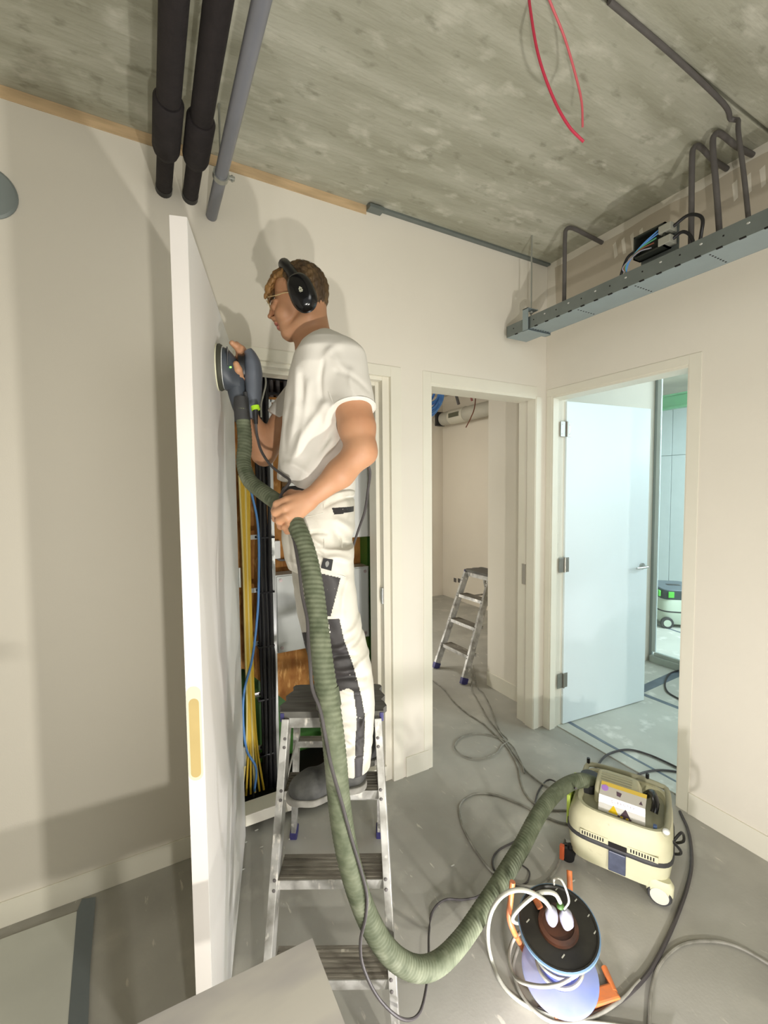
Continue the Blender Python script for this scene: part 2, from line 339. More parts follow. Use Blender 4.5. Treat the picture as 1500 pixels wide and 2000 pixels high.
# unpainted zone with ragged paint edge on the right wall, high above the tray
mb = MB(); random.seed(3)
top = [(y, ZC-.035-.02*random.random()) for y in np.arange(2.02, -1.9, -.12)]
bot = [(y, 2.72+.02*math.sin(y*3)+.012*random.random()) for y in np.arange(-1.9, 2.03, .15)]
mb.poly([(XB-.0012, y, z) for y, z in top+bot], (.0008, 0, 0)); struct('trim_7', mb, rawm)
mb = MB()
for k in range(4):
    y = 1.62-.05*k; mb.poly([(XB-.002, y, 3.0), (XB-.002, y-.018, 3.01), (XB-.002, y-.03, 2.93-.01*k), (XB-.002, y-.012, 2.92)], (.0006, 0, 0))
for k in range(3):
    y = 1.05-.05*k; mb.poly([(XB-.002, y, 2.99), (XB-.002, y-.02, 3.0), (XB-.002, y-.025, 2.92), (XB-.002, y-.01, 2.91)], (.0006, 0, 0))
struct('trim_8', mb, wallm)
# floor covering board and tape on the left
tag(MB().poly([fl(0, 1838, .001), fl(152, 1782, .001), fl(135, 2010, .001), fl(100, 2400, .001), fl(-900, 2400, .001), fl(-900, 2120, .001)], (0, 0, .006)).build('floor_protection_board', coverm),
    'pale grey protection board on the floor in the lower left corner', 'board')
tag(MB().poly([fl(150, 1782, .0075), fl(160, 1756, .0075), fl(187, 1752, .0075), fl(176, 1890, .0075), fl(172, 2010, .0075), fl(150, 2400, .0075), fl(105, 2400, .0075), fl(132, 2010, .0075)], (0, 0, .0006)).build('tape_strip', tapem),
    'dark grey tape strip along the edge of the floor board at lower left', 'tape')
tag(MB().poly([fl(1255, 1338, .0064), fl(1335, 1302, .0064), fl(1335, 1318, .0064), fl(1255, 1354, .0064)], (0, 0, .0006)).build('tape_strip', tape2m), 'blue-grey tape strip on the hall floor in front of the glass sill', 'tape')
tag(MB().poly([fl(1255, 1353, .0064), fl(1335, 1384, .0064), fl(1335, 1389, .0064), fl(1255, 1358, .0064)], (0, 0, .0006)).build('tape_strip', tape2m), 'narrow tape line on the hall floor right of the door leaf bottom', 'tape')
tag(MB().poly([fl(1262, 1213, .0064), fl(1335, 1236, .0064), fl(1335, 1238, .0064), fl(1262, 1215, .0064)], (0, 0, .0006)).build('tape_strip', tape2m), 'thin tape line on the hall floor beneath the distant vacuum', 'tape')
tag(MB().poly([fl(1112, 1408, .0064), fl(1185, 1450, .0064), fl(1330, 1530, .0064), fl(1330, 1533, .0064), fl(1180, 1452, .0064), fl(1108, 1411, .0064)], (0, 0, .0008)).build('tape_strip', tape2m), 'dark seam tape along the doorway threshold behind the beige vacuum', 'tape')
# ================================================================== DOORS
# door being sanded: hinge at (.352,2.07); free edge near (.085,1.115)
hA = Vector((.354, 2.072, 0)); hd = (Vector((.100, 1.122, 0))-hA); Ld = hd.length; hd.normalize(); nn = Vector((-hd.y, hd.x, 0))
if nn.x < 0: nn = -nn          # towards the worker
d1 = empty('door_1', hA, math.atan2(hd.y, hd.x), kind=S); i1 = inv_of(d1)
Md = Matrix(((hd.x, -nn.x, 0, hA.x), (hd.y, -nn.y, 0, hA.y), (0, 0, 1, 0), (0, 0, 0, 1)))   # local: x along leaf, y into leaf (away from worker)
MB().box((0, 0, .012), (Ld-.0015, .038, 2.272), Md, bev=.0015).build('leaf', doorm, d1, inv=i1)
MB().box((Ld-.0015, .0005, .013), (Ld+.0005, .0375, 2.271), Md).build('edge_face', edgem, d1, inv=i1)
def stadium(z0, z1, yc, r, x, t, m, nm):
    pts = [(x, yc+r*math.cos(a), z1-r+r*math.sin(a)) for a in np.linspace(0, math.pi, 9)]+[(x, yc+r*math.cos(a), z0+r+r*math.sin(a)) for a in np.linspace(math.pi, 2*math.pi, 9)]
    b = MB(); b.poly([Md@Vector(p) for p in pts], (Md.to_3x3()@Vector((t, 0, 0)))); return b.build(nm, m, d1, inv=i1)
zt = on(372, 1350, 0, .1)[2]; zt = at(372, 1350, 1.03)[2]; zb = at(378, 1545, 1.03)[2]
stadium(zb, zt, .020, .0165, Ld+.0004, .0006, haloM, 'filler_halo'); stadium(zb+.008, zt-.03, .020, .0115, Ld+.0009, .0006, fillm, 'filler_patch')
for z in (.35, 1.2, 2.0):
    MB().cyl(Md@Vector((-.004, -.004, z)), Md@Vector((-.004, -.004, z+.09)), .006, n=12).build('hinge', zincm, d1, inv=i1)
# white door leaf in doorway 3
h3 = Vector((2.470, 2.015, 0)); e3 = Vector((3.29, 1.945, 0)); hd3 = (e3-h3); L3 = hd3.length; hd3.normalize(); n3 = Vector((hd3.y, -hd3.x, 0))
M3 = Matrix(((hd3.x, -n3.x, 0, h3.x), (hd3.y, -n3.y, 0, h3.y), (0, 0, 1, 0), (0, 0, 0, 1)))
d3 = empty('door_2', h3, math.atan2(hd3.y, hd3.x), kind=S); i3 = inv_of(d3)
MB().box((0, 0, .012), (L3, .04, 2.215), M3, bev=.002).build('leaf', doorwm, d3, inv=i3)
hn = MB().cyl(M3@Vector((L3-.06, .0, 1.05)), M3@Vector((L3-.06, -.05, 1.05)), .009, n=14); hn.cyl(M3@Vector((L3-.06, 0, 1.05)), M3@Vector((L3-.06, -.008, 1.05)), .025, n=20)
hn.tube([M3@Vector((L3-.06, -.047, 1.05)), M3@Vector((L3-.11, -.05, 1.05)), M3@Vector((L3-.18, -.05, 1.05))], .009, n=12)
hn.build('handle', zincm, d3, smooth=True, inv=i3)
for z in (.27, 1.07, 1.98):
    h = MB().box((-.055, -.003, z), (-.006, 0, z+.10), M3, bev=.001).box((.0, -.003, z), (.035, 0, z+.10), M3, bev=.001)
    h.cyl(M3@Vector((-.003, -.006, z)), M3@Vector((-.003, -.006, z+.10)), .007, n=12)
    for a in (-.04, .024):
        for b in (.018, .08): h.cyl(M3@Vector((a, -.001, z+b)), M3@Vector((a, -.0045, z+b)), .004, n=8)
    h.build('hinge', mat('nickel', srgb(150, 148, 140), .35, .8) if 'nickel' not in MATS else MATS['nickel'], d3, inv=i3)
# ================================================================== PIPES AND CEILING FITTINGS
def pipe_y(px, py, ref, name, label, m, r1, r2=None, bulge=None, group=None):
    e = on(px, py, 1, YA); x, z = e[0], e[2]
    root = empty(name, (x, YA, z), 0, label, 'pipe', group); i = inv_of(root)
    if bulge:
        MB().cyl((x, YA-.001, z), (x, YA-.03, z), r1*1.04).build('end_sleeve', MATS['black_plastic'], root, True, inv=i)
        MB().cyl((x, YA-.02, z), (x, bulge[0], z), r1).build('bare_section', m, root, True, inv=i)
        M = Matrix.Translation((x, 0, z))@Matrix.Rotation(math.pi/2, 4, 'X')
        a, b, R_ = bulge[0], bulge[1], bulge[2]
        MB().rev([(r1, -a), (R_*.9, -a+.02), (R_, -a+.04), (R_, -b-.01), (R_*.85, -b)], M).build('insulation_collar', m, root, True, inv=i)
        MB().cyl((x, b-.005, z), (x, -2.0, z), r2).build('insulated_pipe', m, root, True, inv=i)
    else:
        MB().cyl((x, YA-.001, z), (x, -2.0, z), r1).build('pipe_run', m, root, True, inv=i)
    return root, x, z
b1, x1, z1 = pipe_y(320, 372, 0, 'insulated_pipe', 'black insulated pipe under the ceiling, the one farther left', blackins, .030, .036, (1.86, 1.60, .046))
b2, x2, z2 = pipe_y(371, 386, 0, 'insulated_pipe', 'black insulated pipe under the ceiling, next to the grey plastic pipe', blackins, .030, .036, (1.86, 1.63, .046))
g1, gx, gz = pipe_y(413, 422, 0, 'drain_pipe', 'grey plastic drain pipe under the ceiling with a metal clamp', pvcm, .023)
ig = inv_of(g1); cy = 1.80
ck = MB(); M = Matrix.Translation((gx, cy, gz))@Matrix.Rotation(math.pi/2, 4, 'X')
ck.rev([(.0235, -.012), (.029, -.012), (.029, .012), (.0235, .012)], M, 32, False); ck.box((gx+.026, cy-.008, gz-.006), (gx+.05, cy+.008, gz+.006), bev=.002).cyl((gx+.04, cy, gz-.012), (gx+.04, cy, gz+.012), .004, n=8)
ck.build('clamp_ring', zincm, g1, True, inv=ig)
MB().cyl((gx, cy, gz+.028), (gx, cy, ZC-.002), .004, n=8).build('threaded_rod', zincm, g1, inv=ig)
for (x, z, yy, lab, ro) in ((x2, z2, 1.45, 0, b2),):
    MB().cyl((x+.0, yy, z+.034), (x+.0, yy, ZC), .004, n=8).build('hanger_rod', zincm, ro, inv=inv_of(ro))
c = on(-28, 375, 1, YA); M = Matrix.Translation((c[0], YA, c[2]))@Matrix.Rotation(math.pi/2, 4, 'X')
tag(MB().rev([(.0, .012), (.085, .012), (.092, .006), (.092, 0.001), (0, .001)], M, 40).build('vent_cover', mat('grey_cap', srgb(128, 136, 134), .5), smooth=True), 'grey round cover on the back wall at the left edge of the picture', 'cover')
# cable tray along the right wall
tr = empty('cable_tray', (2.04, 2.03, 2.555), 0, 'galvanised cable tray hanging under the ceiling along the right wall', 'cable tray'); it = inv_of(tr)
x0, x1_, zb_, zt_ = 1.955, 2.12, 2.555, 2.622
mb = MB().box((x0, -1.5, zb_), (x0+.0015, 2.04, zt_)).box((x0, -1.5, zt_-.0015), (x0+.008, 2.04, zt_)).box((x1_-.0015, -1.5, zb_), (x1_, 2.04, zt_)); mb.build('side_rail', steelm, tr, inv=it)
MB().box((x0+.0015, -1.5, zb_), (x1_-.0015, 2.04, zb_+.0015)).build('tray_floor', steelblue, tr, inv=it)
MB().box((x0, 2.038, zb_), (x1_, 2.04, zt_)).build('end_plate', steelm, tr, inv=it)
mb = MB()
for y in np.arange(-.6, 1.98, .075):
    mb.box((x0-.0008, y, zb_-.0006), (x0+.006, y+.022, zb_+.004))
for y in np.arange(-.5, 2.0, .155): mb.box((x0-.0006, y, zb_+.036), (x0, y+.006, zb_+.042))
for y in np.arange(-.55, 1.95, .30):
    for k in range(7): mb.box((x0+.02+.02*k, y, zb_-.0006), (x0+.028+.02*k, y+.006, zb_))
tag(mb.build('punched_slot', gapm, tr, inv=it), kind='stuff')
mb = MB()
for y in np.arange(-.5, 1.9, .155): mb.ball((x0-.0005, y+.08, zb_+.045), (.002, .006, .004), n=8)
tag(mb.build('rivet', mat('bright_rivet', srgb(210, 210, 206), .3, .5), tr, inv=it), kind='stuff')
bk = MB().box((x0-.012, 1.86, zb_-.008), (x0-.008, 1.90, zt_+.05)).box((x0-.012, 1.86, zb_-.010), (x1_+.01, 1.90, zb_-.006)).box((x0-.012, 1.86, zt_+.046), (x0+.07, 1.90, zt_+.05)).box((x1_+.006, 1.86, zb_-.01), (x1_+.01, 1.90, zt_+.05))
bk.build('hanger_bracket', steelblue, tr, inv=it)
rx, ry = x0+.035, 1.88
MB().cyl((rx, ry, zt_+.02), (rx, ry, ZC), .0045, n=8).cyl((rx, ry, zt_+.03), (rx, ry, zt_+.04), .010, n=6).build('threaded_rod', zincm, tr, inv=it)
# conduits dropping into the tray
def conduit(pts, label, r=.011, m=None):
    return tag(MB().tube(pts, r, n=12, step=.012).build('conduit', m or conduitm, smooth=True, origin=pts[0]), label, 'conduit', 'conduits')
xc = 2.035
y1 = on(1104, 425, 0, xc)[1]
conduit([(XB-.0, y1, ZC-.045), (2.2, y1, ZC-.035), (xc+.06, y1, ZC-.03), (xc+.01, y1, ZC-.05), (xc, y1, ZC-.10), (xc, y1, 2.80), (xc, y1, zb_+.02)], 'dark grey conduit bending down from the wall top, nearest the room corner')
def cond_px(pt, pb, pw, lab):
    yb = on(*pb, 0, xc)[1]; t = on(*pt, 0, xc); ww = on(*pw, 0, XB)
    ww = (XB, ww[1], min(ww[2], ZC-.02))
    return conduit([ww, ((XB+xc)/2+.02, (ww[1]+t[1])/2, ZC-.028), (xc+.06, t[1], ZC-.02), (xc+.012, t[1], ZC-.04), (xc, t[1], ZC-.09), (xc, (yb+t[1])/2, 2.8), (xc, yb, zb_+.02)], lab)
cond_px((1352, 300), (1350, 480), (1420, 330), 'dark grey conduit just right of the black junction box')
cond_px((1393, 262), (1409, 450), (1470, 300), 'dark grey conduit with a rounded bend, second from the picture edge at right')
q4 = [(2.05, .93, ZC-.016), (2.06, .91, ZC-.03), (2.045, .90, ZC-.09), (xc, .87, 2.80), (xc, .845, zb_+.02)]
conduit([(1.25, .89, ZC-.010), (1.6, .895, ZC-.010), (1.95, .91, ZC-.012)]+q4, 'thin grey conduit running along the ceiling joint before dropping into the tray', .0085)
# junction box on tray
jb = empty('junction_box', (2.03, 1.15, zt_), 0, 'black open junction box with loose coloured wires standing on the cable tray', 'junction box'); ij = inv_of(jb)
jx = x0+.02
MB().box((jx+.02, 1.08, zb_+.01), (jx+.024, 1.24, zt_+.13), bev=.001).build('mounting_plate', steelm, jb, inv=ij)
bx = MB().box((jx-.03, 1.11, zt_+.035), (jx+.02, 1.245, zt_+.042)).box((jx-.03, 1.11, zt_+.125), (jx+.02, 1.245, zt_+.132)).box((jx-.03, 1.11, zt_+.035), (jx+.02, 1.117, zt_+.132)).box((jx-.03, 1.238, zt_+.035), (jx+.02, 1.245, zt_+.132)).box((jx+.012, 1.11, zt_+.035), (jx+.02, 1.245, zt_+.132))
bx.build('housing', boxblack, jb, inv=ij)
for zz in (.055, .105): MB().box((jx-.035, 1.085, zt_+zz-.016), (jx+.015, 1.135, zt_+zz+.016), bev=.003).build('connector', mat('grey_plastic', srgb(150, 150, 138), .5) if 'grey_plastic' not in MATS else MATS['grey_plastic'], jb, inv=ij)
MB().tube([(jx-.01, 1.09, zt_+.105), (jx-.01, 1.03, zt_+.12), (jx-.0, .985, zt_+.09), (jx+.0, .985, zt_+.03), (jx+.02, 1.01, zb_+.02)], .0065, n=8).build('black_cable', MATS['black_plastic'], jb, True, inv=ij)
MB().tube([(jx-.01, 1.09, zt_+.055), (jx-.01, 1.05, zt_+.065), (jx-.0, 1.02, zt_+.03), (jx+.01, 1.01, zb_+.02)], .0065, n=8).build('black_cable', MATS['black_plastic'], jb, True, inv=ij)
MB().tube([(jx-.01, 1.25, zt_+.08), (jx-.012, 1.285, zt_+.065), (jx-.01, 1.315, zt_+.0), (jx, 1.315, zb_+.03)], .0065, n=8).build('black_cable', MATS['black_plastic'], jb, True, inv=ij)
wm = [bluecab, bluecab, mat('green_wire', srgb(80, 150, 110), .5), wirem, mat('grey_wire', srgb(140, 140, 150), .5)]
for k, m_ in enumerate(wm):
    MB().tube([(jx-.02, 1.13+.01*k, zt_+.12-.016*k), (jx-.035, 1.20+.005*k, zt_+.08-.006*k), (jx-.03, 1.26+.008*k, zt_+.04-.004*k), (jx-.01, 1.29, zt_-.0), (jx, 1.295, zb_+.03)], .003, n=6).build('wire', m_, jb, True, inv=ij)
# red cords hanging from the ceiling (one loop piece each)
tag(MB().tube([at(1028, -60, 1.30), at(1036, 20, 1.30), at(1052, 110, 1.31), at(1080, 190, 1.33), at(1110, 245, 1.34), at(1140, 277, 1.35)], .0042, n=8).build('red_cord', redm, smooth=True), 'red cord hanging from the ceiling, longer left strand', 'cord')
tag(MB().tube([at(1050, -60, 1.22), at(1075, 5, 1.27), at(1103, 75, 1.32), at(1125, 150, 1.36), at(1136, 200, 1.38), at(1138, 248, 1.39)], .0036, n=8).build('red_cord', mat('faded_red', srgb(206, 96, 104), .5), smooth=True), 'paler red cord hanging from the ceiling, shorter right strand', 'cord')
# ================================================================== CLOSET INTERIOR
YB = 2.56
cw = empty('wall_closet', (.9, YB, 0), kind=S); ic = inv_of(cw)
MB().box((.24, YB, .62), (1.385, YB+.03, 2.18)).poly([(.45, YB, .62), (1.385, YB, .62), (1.385, YB, -.0), (1.05, YB, .0)], (0, .03, 0)).build('osb_panel', osbm, cw, inv=ic)
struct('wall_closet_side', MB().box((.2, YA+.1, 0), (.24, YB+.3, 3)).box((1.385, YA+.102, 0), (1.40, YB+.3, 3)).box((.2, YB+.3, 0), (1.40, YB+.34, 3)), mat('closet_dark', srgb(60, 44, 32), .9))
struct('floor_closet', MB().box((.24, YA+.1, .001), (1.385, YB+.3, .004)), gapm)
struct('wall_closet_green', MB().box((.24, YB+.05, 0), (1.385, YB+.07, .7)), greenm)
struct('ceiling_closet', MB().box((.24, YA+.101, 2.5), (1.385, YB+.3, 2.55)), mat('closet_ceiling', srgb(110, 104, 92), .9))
gp = MB(); gx0 = on(718, 1200, 1, YB-.1)[0]; gx1 = on(744, 1200, 1, YB-.1)[0]
gp.box((gx0, YB-.10, 0), (gx0+.012, YB-.001, 2.49)).box((gx0, YB-.105, 0), (1.384, YB-.095, 2.49)).box((gx0+.055, YB-.10, 0), (gx0+.065, YB-.001, 2.49))
tag(gp.build('steel_column', greenm), 'dark green steel column at the right inside the cable closet', 'column')
# upright support with cable bundles
su = empty('cable_ladder', (.56, 2.33, 0), 0, 'galvanised upright with punched crossbars carrying the cables in the closet', 'cable ladder'); isu = inv_of(su)
YL = 2.31
xr = on(534, 1150, 1, YL)[0]; xl = on(484, 1150, 1, YL)[0]; zt0 = on(534, 782, 1, YL)[2]
MB().box((xr-.008, YL-.02, .02), (xr+.008, YL+.02, zt0), bev=.001).build('upright', zincm, su, inv=isu)
MB().box((xl-.004, YL-.01, .02), (xl+.004, YL+.01, 2.35), bev=.001).build('upright', zincm, su, inv=isu)
for yy in (942, 1050, 1155, 1260, 1362, 1468):
    z = on(490, yy, 1, YL)[2]
    b = MB().box((xl, YL+.012, z-.012), (xr, YL+.02, z+.012)); b.build('crossbar', zincm, su, inv=isu)
    b = MB()
    for k in range(3): b.box((xl+.01+.035*k, YL+.0112, z-.006), (xl+.018+.035*k, YL+.0122, z+.006))
    tag(b.build('crossbar_slot', gapm, su, inv=isu), kind='stuff')
MB().box((xr, YL-.02, zt0-.014), (xr+.2, YL+.02, zt0), bev=.001).build('top_rail', zincm, su, inv=isu)
def cable(pts, r, m, label, name='cable', grp='cables in the closet', n=8, cat='cable'):
    return tag(MB().tube(pts, r, n=n).build(name, m, smooth=True), label, cat, grp)
random.seed(5)
for k in range(7):
    x = on(506+4.0*k, 1150, 1, YL)[0]; yy = YL-.012-.012*(k % 2)
    pts = [(x+random.uniform(-.004, .004), yy+random.uniform(-.004, .004), z) for z in np.linspace(.05, 2.45, 9)]
    cable(pts, .0095, blackm, 'black vertical cable in the closet bundle, %s from the left' % ('leftmost', 'second', 'third', 'fourth', 'fifth', 'sixth', 'seventh')[k] if k else 'black vertical cable in the closet bundle, the leftmost one')
ties = MB()
for yy in (705, 860, 1049, 1155, 1260, 1362, 1470):
    z = on(515, yy, 1, YL)[2]; xa = on(503, yy, 1, YL)[0]; xb = on(533, yy, 1, YL)[0]
    t = MB().box((xa-.004, YL-.034, z-.005), (xb+.002, YL+.002, z+.005), bev=.002)
    tag(t.build('cable_tie', blackg), 'black cable tie round the black bundle in the closet, %s' % {705: 'highest of all', 860: 'second from the top', 1049: 'beside the hand on the hose', 1155: 'middle one, at thigh height', 1260: 'at knee height', 1362: 'at ladder platform height', 1470: 'lowest of all'}[yy], 'cable tie', 'cable ties')
for k in range(6):
    x = on(476+2.6*k, 1200, 1, YL)[0]; sp = .016*(k-2.5)
    pts = [(x+sp*.2, YL-.02, 1.72-.0*k), (x, YL-.02, 1.3), (x, YL-.022, .9), (x+.003*(k % 2), YL-.022, .55), (x+sp*.3, YL-.03, .30), (x+sp, YL-.03, .06)]
    cable(pts, .0055, yelcab if k % 3 else mat('pale_yellow_%d' % k, srgb(222, 206, 140), .5), 'yellow cable in the closet bundle beside the door edge, %s' % ('leftmost', 'second from left', 'third from left', 'fourth from left', 'fifth from left', 'rightmost')[k])
cable([on(555/1, 860, 1, YL-.05), on(487, 945, 1, YL-.05), on(504, 1030, 1, YL-.05), on(505, 1150, 1, YL-.05), on(501, 1220, 1, YL-.05), on(492, 1290, 1, YL-.05), on(477, 1350, 1, YL-.05), on(475, 1410, 1, YL-.05), on(482, 1465, 1, YL-.05), on(500, 1500, 1, YL-.05), on(497, 1545, 1, YL-.05)][1:], .006, bluecab, 'blue cable curving down in front of the closet bundles', grp=None)
cable([on(512, 708, 1, YL-.08), on(519, 745, 1, YL-.08), on(514, 772, 1, YL-.08), on(510, 790, 1, YL-.08), on(510, 815, 1, YL-.08)], .0045, cordw, 'thin white cable hanging from the closet head behind the sander', grp=None)
# pipes near closet top
for k, px_ in enumerate((528, 541, 556)):
    a = on(px_, 715, 1, YB-.05); b = on(px_+2, 775, 1, YB-.05)
    tag(MB().cyl(a, b, .013, n=12).build('cable_stub', conduitm, smooth=True), 'dark conduit stub at the closet top, %s of the three' % ('left', 'middle', 'right')[k], 'conduit', 'closet conduit stubs')
for yy in (738, 768):
    a = on(518, yy, 1, YB-.07); b = on(568, yy+4, 1, YB-.07)
    tag(MB().beam(a, b, .02, .014).build('cross_rail', blackm), '%s black cross rail behind the conduit stubs at the closet top' % ('upper' if yy < 750 else 'lower'), 'rail', 'closet cross rails')
# enclosures
def enclosure(pxs, y0, dep, m, label, screws, mscrew):
    (xa, ya), (xb_, yb) = pxs; A_ = on(xa, ya, 1, y0); B_ = on(xb_, yb, 1, y0)
    r = empty('wall_enclosure', ((A_[0]+B_[0])/2, y0+dep, B_[2]), 0, label, 'enclosure'); i = inv_of(r)
    MB().box((A_[0], y0, B_[2]), (B_[0], y0+dep, A_[2]), bev=.004).build('housing', m, r, inv=i)
    MB().box((A_[0]+.008, y0-.006, B_[2]+.008), (B_[0]-.008, y0, A_[2]-.008), bev=.002).build('cover', m, r, inv=i)
    if screws:
        for x in (A_[0]+.03, B_[0]-.03):
            for z in (A_[2]-.03, B_[2]+.03):
                MB().cyl((x, y0-.006, z), (x, y0-.010, z), .010, n=14).cyl((x, y0-.010, z), (x, y0-.012, z), .005, n=8).build('screw', mscrew, r, inv=i)
    return r
mscrew = mat('pinkish_screw', srgb(170, 156, 154), .4, .3)
enclosure(((537, 1124), (722, 1243)), YB-.12, .11, boxm, 'grey screwed enclosure behind the ladder worker in the closet', True, mscrew)
enclosure(((560, 860), (731, 1047)), YB-.13, .12, whitebox, 'white flat enclosure high in the closet behind the hips', False, None)
tag(MB().box(on(535, 1092, 1, YB-.03), on(545, 1055, 1, YB-.001), bev=.004).build('wall_socket', whitebox), 'small white socket on the chipboard beside the upright', 'socket')
tag(MB().tube([on(540, 1090, 1, YB-.02), on(550, 1094, 1, YB-.02), on(575, 1090, 1, YB-.02)], .007, n=8).build('cable', conduitm, smooth=True), 'dark cable curving from the small white socket', 'cable')
# ================================================================== LADDERS
def make_ladder(name, label, loc, rz):
    r = empty(name, loc, rz, label, 'ladder')
    H = .88; wt, wb = .158, .192
    def fr(s, z): t = z/H; return Vector((s*(wb+(wt-wb)*t)-.02*t, .37*t, z))
    def rr(s, z): t = z/H; return Vector((s*(wb+.012+(wt-.012-wb)*t)-.07*(1-t)-.02*t, .873+(.56-.873)*t, z))
    for s in (-1, 1):
        MB().beam(fr(s, .02), fr(s, H-.03), .024, .062, up=(0, 1, 0), bev=.002).build('front_rail', alum, r)
        MB().beam(rr(s, .02), rr(s, H-.03), .022, .045, up=(0, 1, 0), bev=.002).build('rear_rail', alum, r)
        for fn in (fr, rr):
            p = fn(s, .0); q = fn(s, .05)
            MB().beam((p.x, p.y, 0), q, .034, .066 if fn is fr else .052, up=(0, 1, 0), bev=.006).build('foot_cap', bluecap, r)
        mb = MB()
        for z in (.22, .44, .66, .80):
            for dz in (-.018, .006):
                c = fr(s, z+dz); mb.ball((c.x-.004*s, c.y-.033, c.z), (.006, .003, .006), n=8)
        tag(mb.build('rivet', conduitm, r), kind='stuff')
    for k, z in enumerate((.22, .44, .66)):
        w_ = wb+(wt-wb)*z/H-.012; y = .37*z/H; x = -.02*z/H
        t = MB().box((x-w_, y-.022, z-.005), (x+w_, y+.075, z), bev=.001)
        for j in range(6): t.box((x-w_+.004, y-.014+.014*j, z), (x+w_-.004, y-.008+.014*j, z+.0015))
        tr_ = t.build('tread', treadm, r)
        MB().box((x-w_, y-.026, z-.028), (x+w_, y-.022, z+.001), bev=.001).box((x-w_, y+.071, z-.028), (x+w_, y+.075, z-.005)).build('tread_lip', alum, tr_)
    for z in (.29, .60):
        a = rr(-1, z); b = rr(1, z)
        MB().box((a.x, a.y-.02, z-.004), (b.x, a.y+.02, z), bev=.001).build('rung', treadm, r)
        MB().box((a.x, a.y-.023, z-.026), (b.x, a.y-.020, z+.001), bev=.001).build('rung', alum, r)
    # platform with scalloped plastic ends
    pts = []
    ed = [(.0, .0), (.0, .02), (-.012, .04), (-.004, .065), (.008, .085), (-.006, .115), (.006, .145), (.016, .165), (.006, .19), (.012, .205), (.03, .21)]
    x = -.02
    L_ = [(x-.178+e[0], .345+e[1], H-.022) for e in ed]; R_ = [(x+.178-e[0], .345+e[1], H-.022) for e in ed[::-1]]
    MB().poly(L_+R_, (0, 0, .022)).build('platform', platm, r)
    MB().box((x-.150, .350, H-.060), (x+.150, .354, H-.022), bev=.001).build('platform_bracket', alum, r)
    MB().box((x-.15, .54, H-.06), (x+.15, .544, H-.022)).build('platform_bracket', alum, r)
    for s in (-1, 1): MB().box((x+s*.172-.007, .342, H-.035), (x+s*.172+.007, .372, H-.004), bev=.003).build('corner_cap', bluecap, r)
    # spreader straps
    for s in (-1, 1):
        a = fr(s, .62); b = rr(s, .60)
        MB().beam(a+Vector((0, .03, 0)), b, .003, .015, bev=0).build('spreader_bar', alum, r)
    return r
lad = make_ladder('step_ladder', 'paint-spattered aluminium step ladder with the worker standing on it', (.39, 1.075, 0), -math.radians(28.1))
lad2 = make_ladder('step_ladder', 'aluminium step ladder standing empty in the side room doorway', (2.27, 3.05, 0), -math.radians(88))
# ================================================================== HOSE, CORDS
hose_pts = [at(472, 800, 1.46), at(477, 840, 1.46), at(478, 870, 1.45), at(476, 905, 1.43), at(487, 938, 1.39), at(515, 962, 1.33), at(540, 980, 1.28), at(566, 1003, 1.24), at(583, 1035, 1.20), at(600, 1085, 1.17), at(612, 1145, 1.14), at(621, 1220, 1.11),
            at(632, 1310, 1.08), at(646, 1400, 1.06), at(655, 1480, 1.06), at(662, 1560, 1.08), at(673, 1640, 1.10), at(692, 1720, 1.12), at(722, 1800, 1.15), at(762, 1862, 1.18), at(810, 1891, 1.22), at(855, 1882, 1.27), at(900, 1838, 1.36),
            at(940, 1780, 1.45), at(980, 1718, 1.55), at(1018, 1655, 1.66), at(1048, 1598, 1.76), at(1076, 1558, 1.86), at(1105, 1534, 1.95), at(1135, 1524, 2.0), at(1160, 1530, 2.03)]
hs = empty('suction_hose', hose_pts[15], 0, 'long olive green ribbed suction hose from sander through the hand to the beige vacuum', 'hose'); ih = inv_of(hs)
MB().tube(hose_pts[:], [.023, .023, .024, .026, .027, .027, .028, .0285, .029, .029, .030, .030, .030, .030], n=24, rib=(.034, .0120, 2), step=.0024).build('hose_sleeve', hosem, hs, True, inv=ih)
MB().tube([at(471, 778, 1.465), at(472, 800, 1.462), at(474, 822, 1.46)], .0255, n=20).build('hose_cuff', rubber, hs, True, inv=ih)
MB().tube([at(637.5, 1345, 1.075), at(640, 1360, 1.072), at(643, 1380, 1.068)], .0305, n=20).build('velcro_wrap', mat('dark_olive', srgb(84, 90, 70), .85, var=.2, scale=30), hs, True, inv=ih)
cord = [at(499, 815, 1.42), at(502, 850, 1.42), at(510, 880, 1.40), at(528, 908, 1.36), at(550, 926, 1.32), at(566, 939, 1.28), at(556, 955, 1.26), at(547, 972, 1.255), at(548, 990, 1.27), at(562, 1022, 1.215), at(573, 1050, 1.18), at(584, 1110, 1.13), at(590, 1160, 1.11), at(600, 1210, 1.09),
        at(602, 1250, 1.07), at(606, 1300, 1.04), at(610, 1345, 1.03), at(625, 1385, 1.02), at(636, 1440, 1.02), at(648, 1500, 1.01), at(668, 1570, 1.045), at(684, 1630, 1.07), at(702, 1690, 1.09), at(716, 1745, 1.10),
        at(714, 1790, 1.11), at(704, 1840, 1.12), at(710, 1890, 1.13), at(740, 1950, 1.15), at(785, 1990, 1.18), at(818, 1980, 1.24), at(833, 1925, 1.34), at(837, 1870, 1.42)]
flo = [(838, 1820), (846, 1778), (870, 1757), (905, 1757), (935, 1750), (960, 1728), (985, 1700), (968, 1702), (962, 1680), (975, 1660), (1010, 1640), (1033, 1612), (1043, 1578), (1052, 1545), (1072, 1523)]
cord += [fl(*p, .006) for p in flo]+[fl(1100, 1535, .10), at(1125, 1540, 1.90)]
tag(MB().tube(cord, .0042, n=8, step=.008).build('power_cord', cordm, smooth=True), 'dark power cord of the sander following the green hose to the vacuum', 'cord')
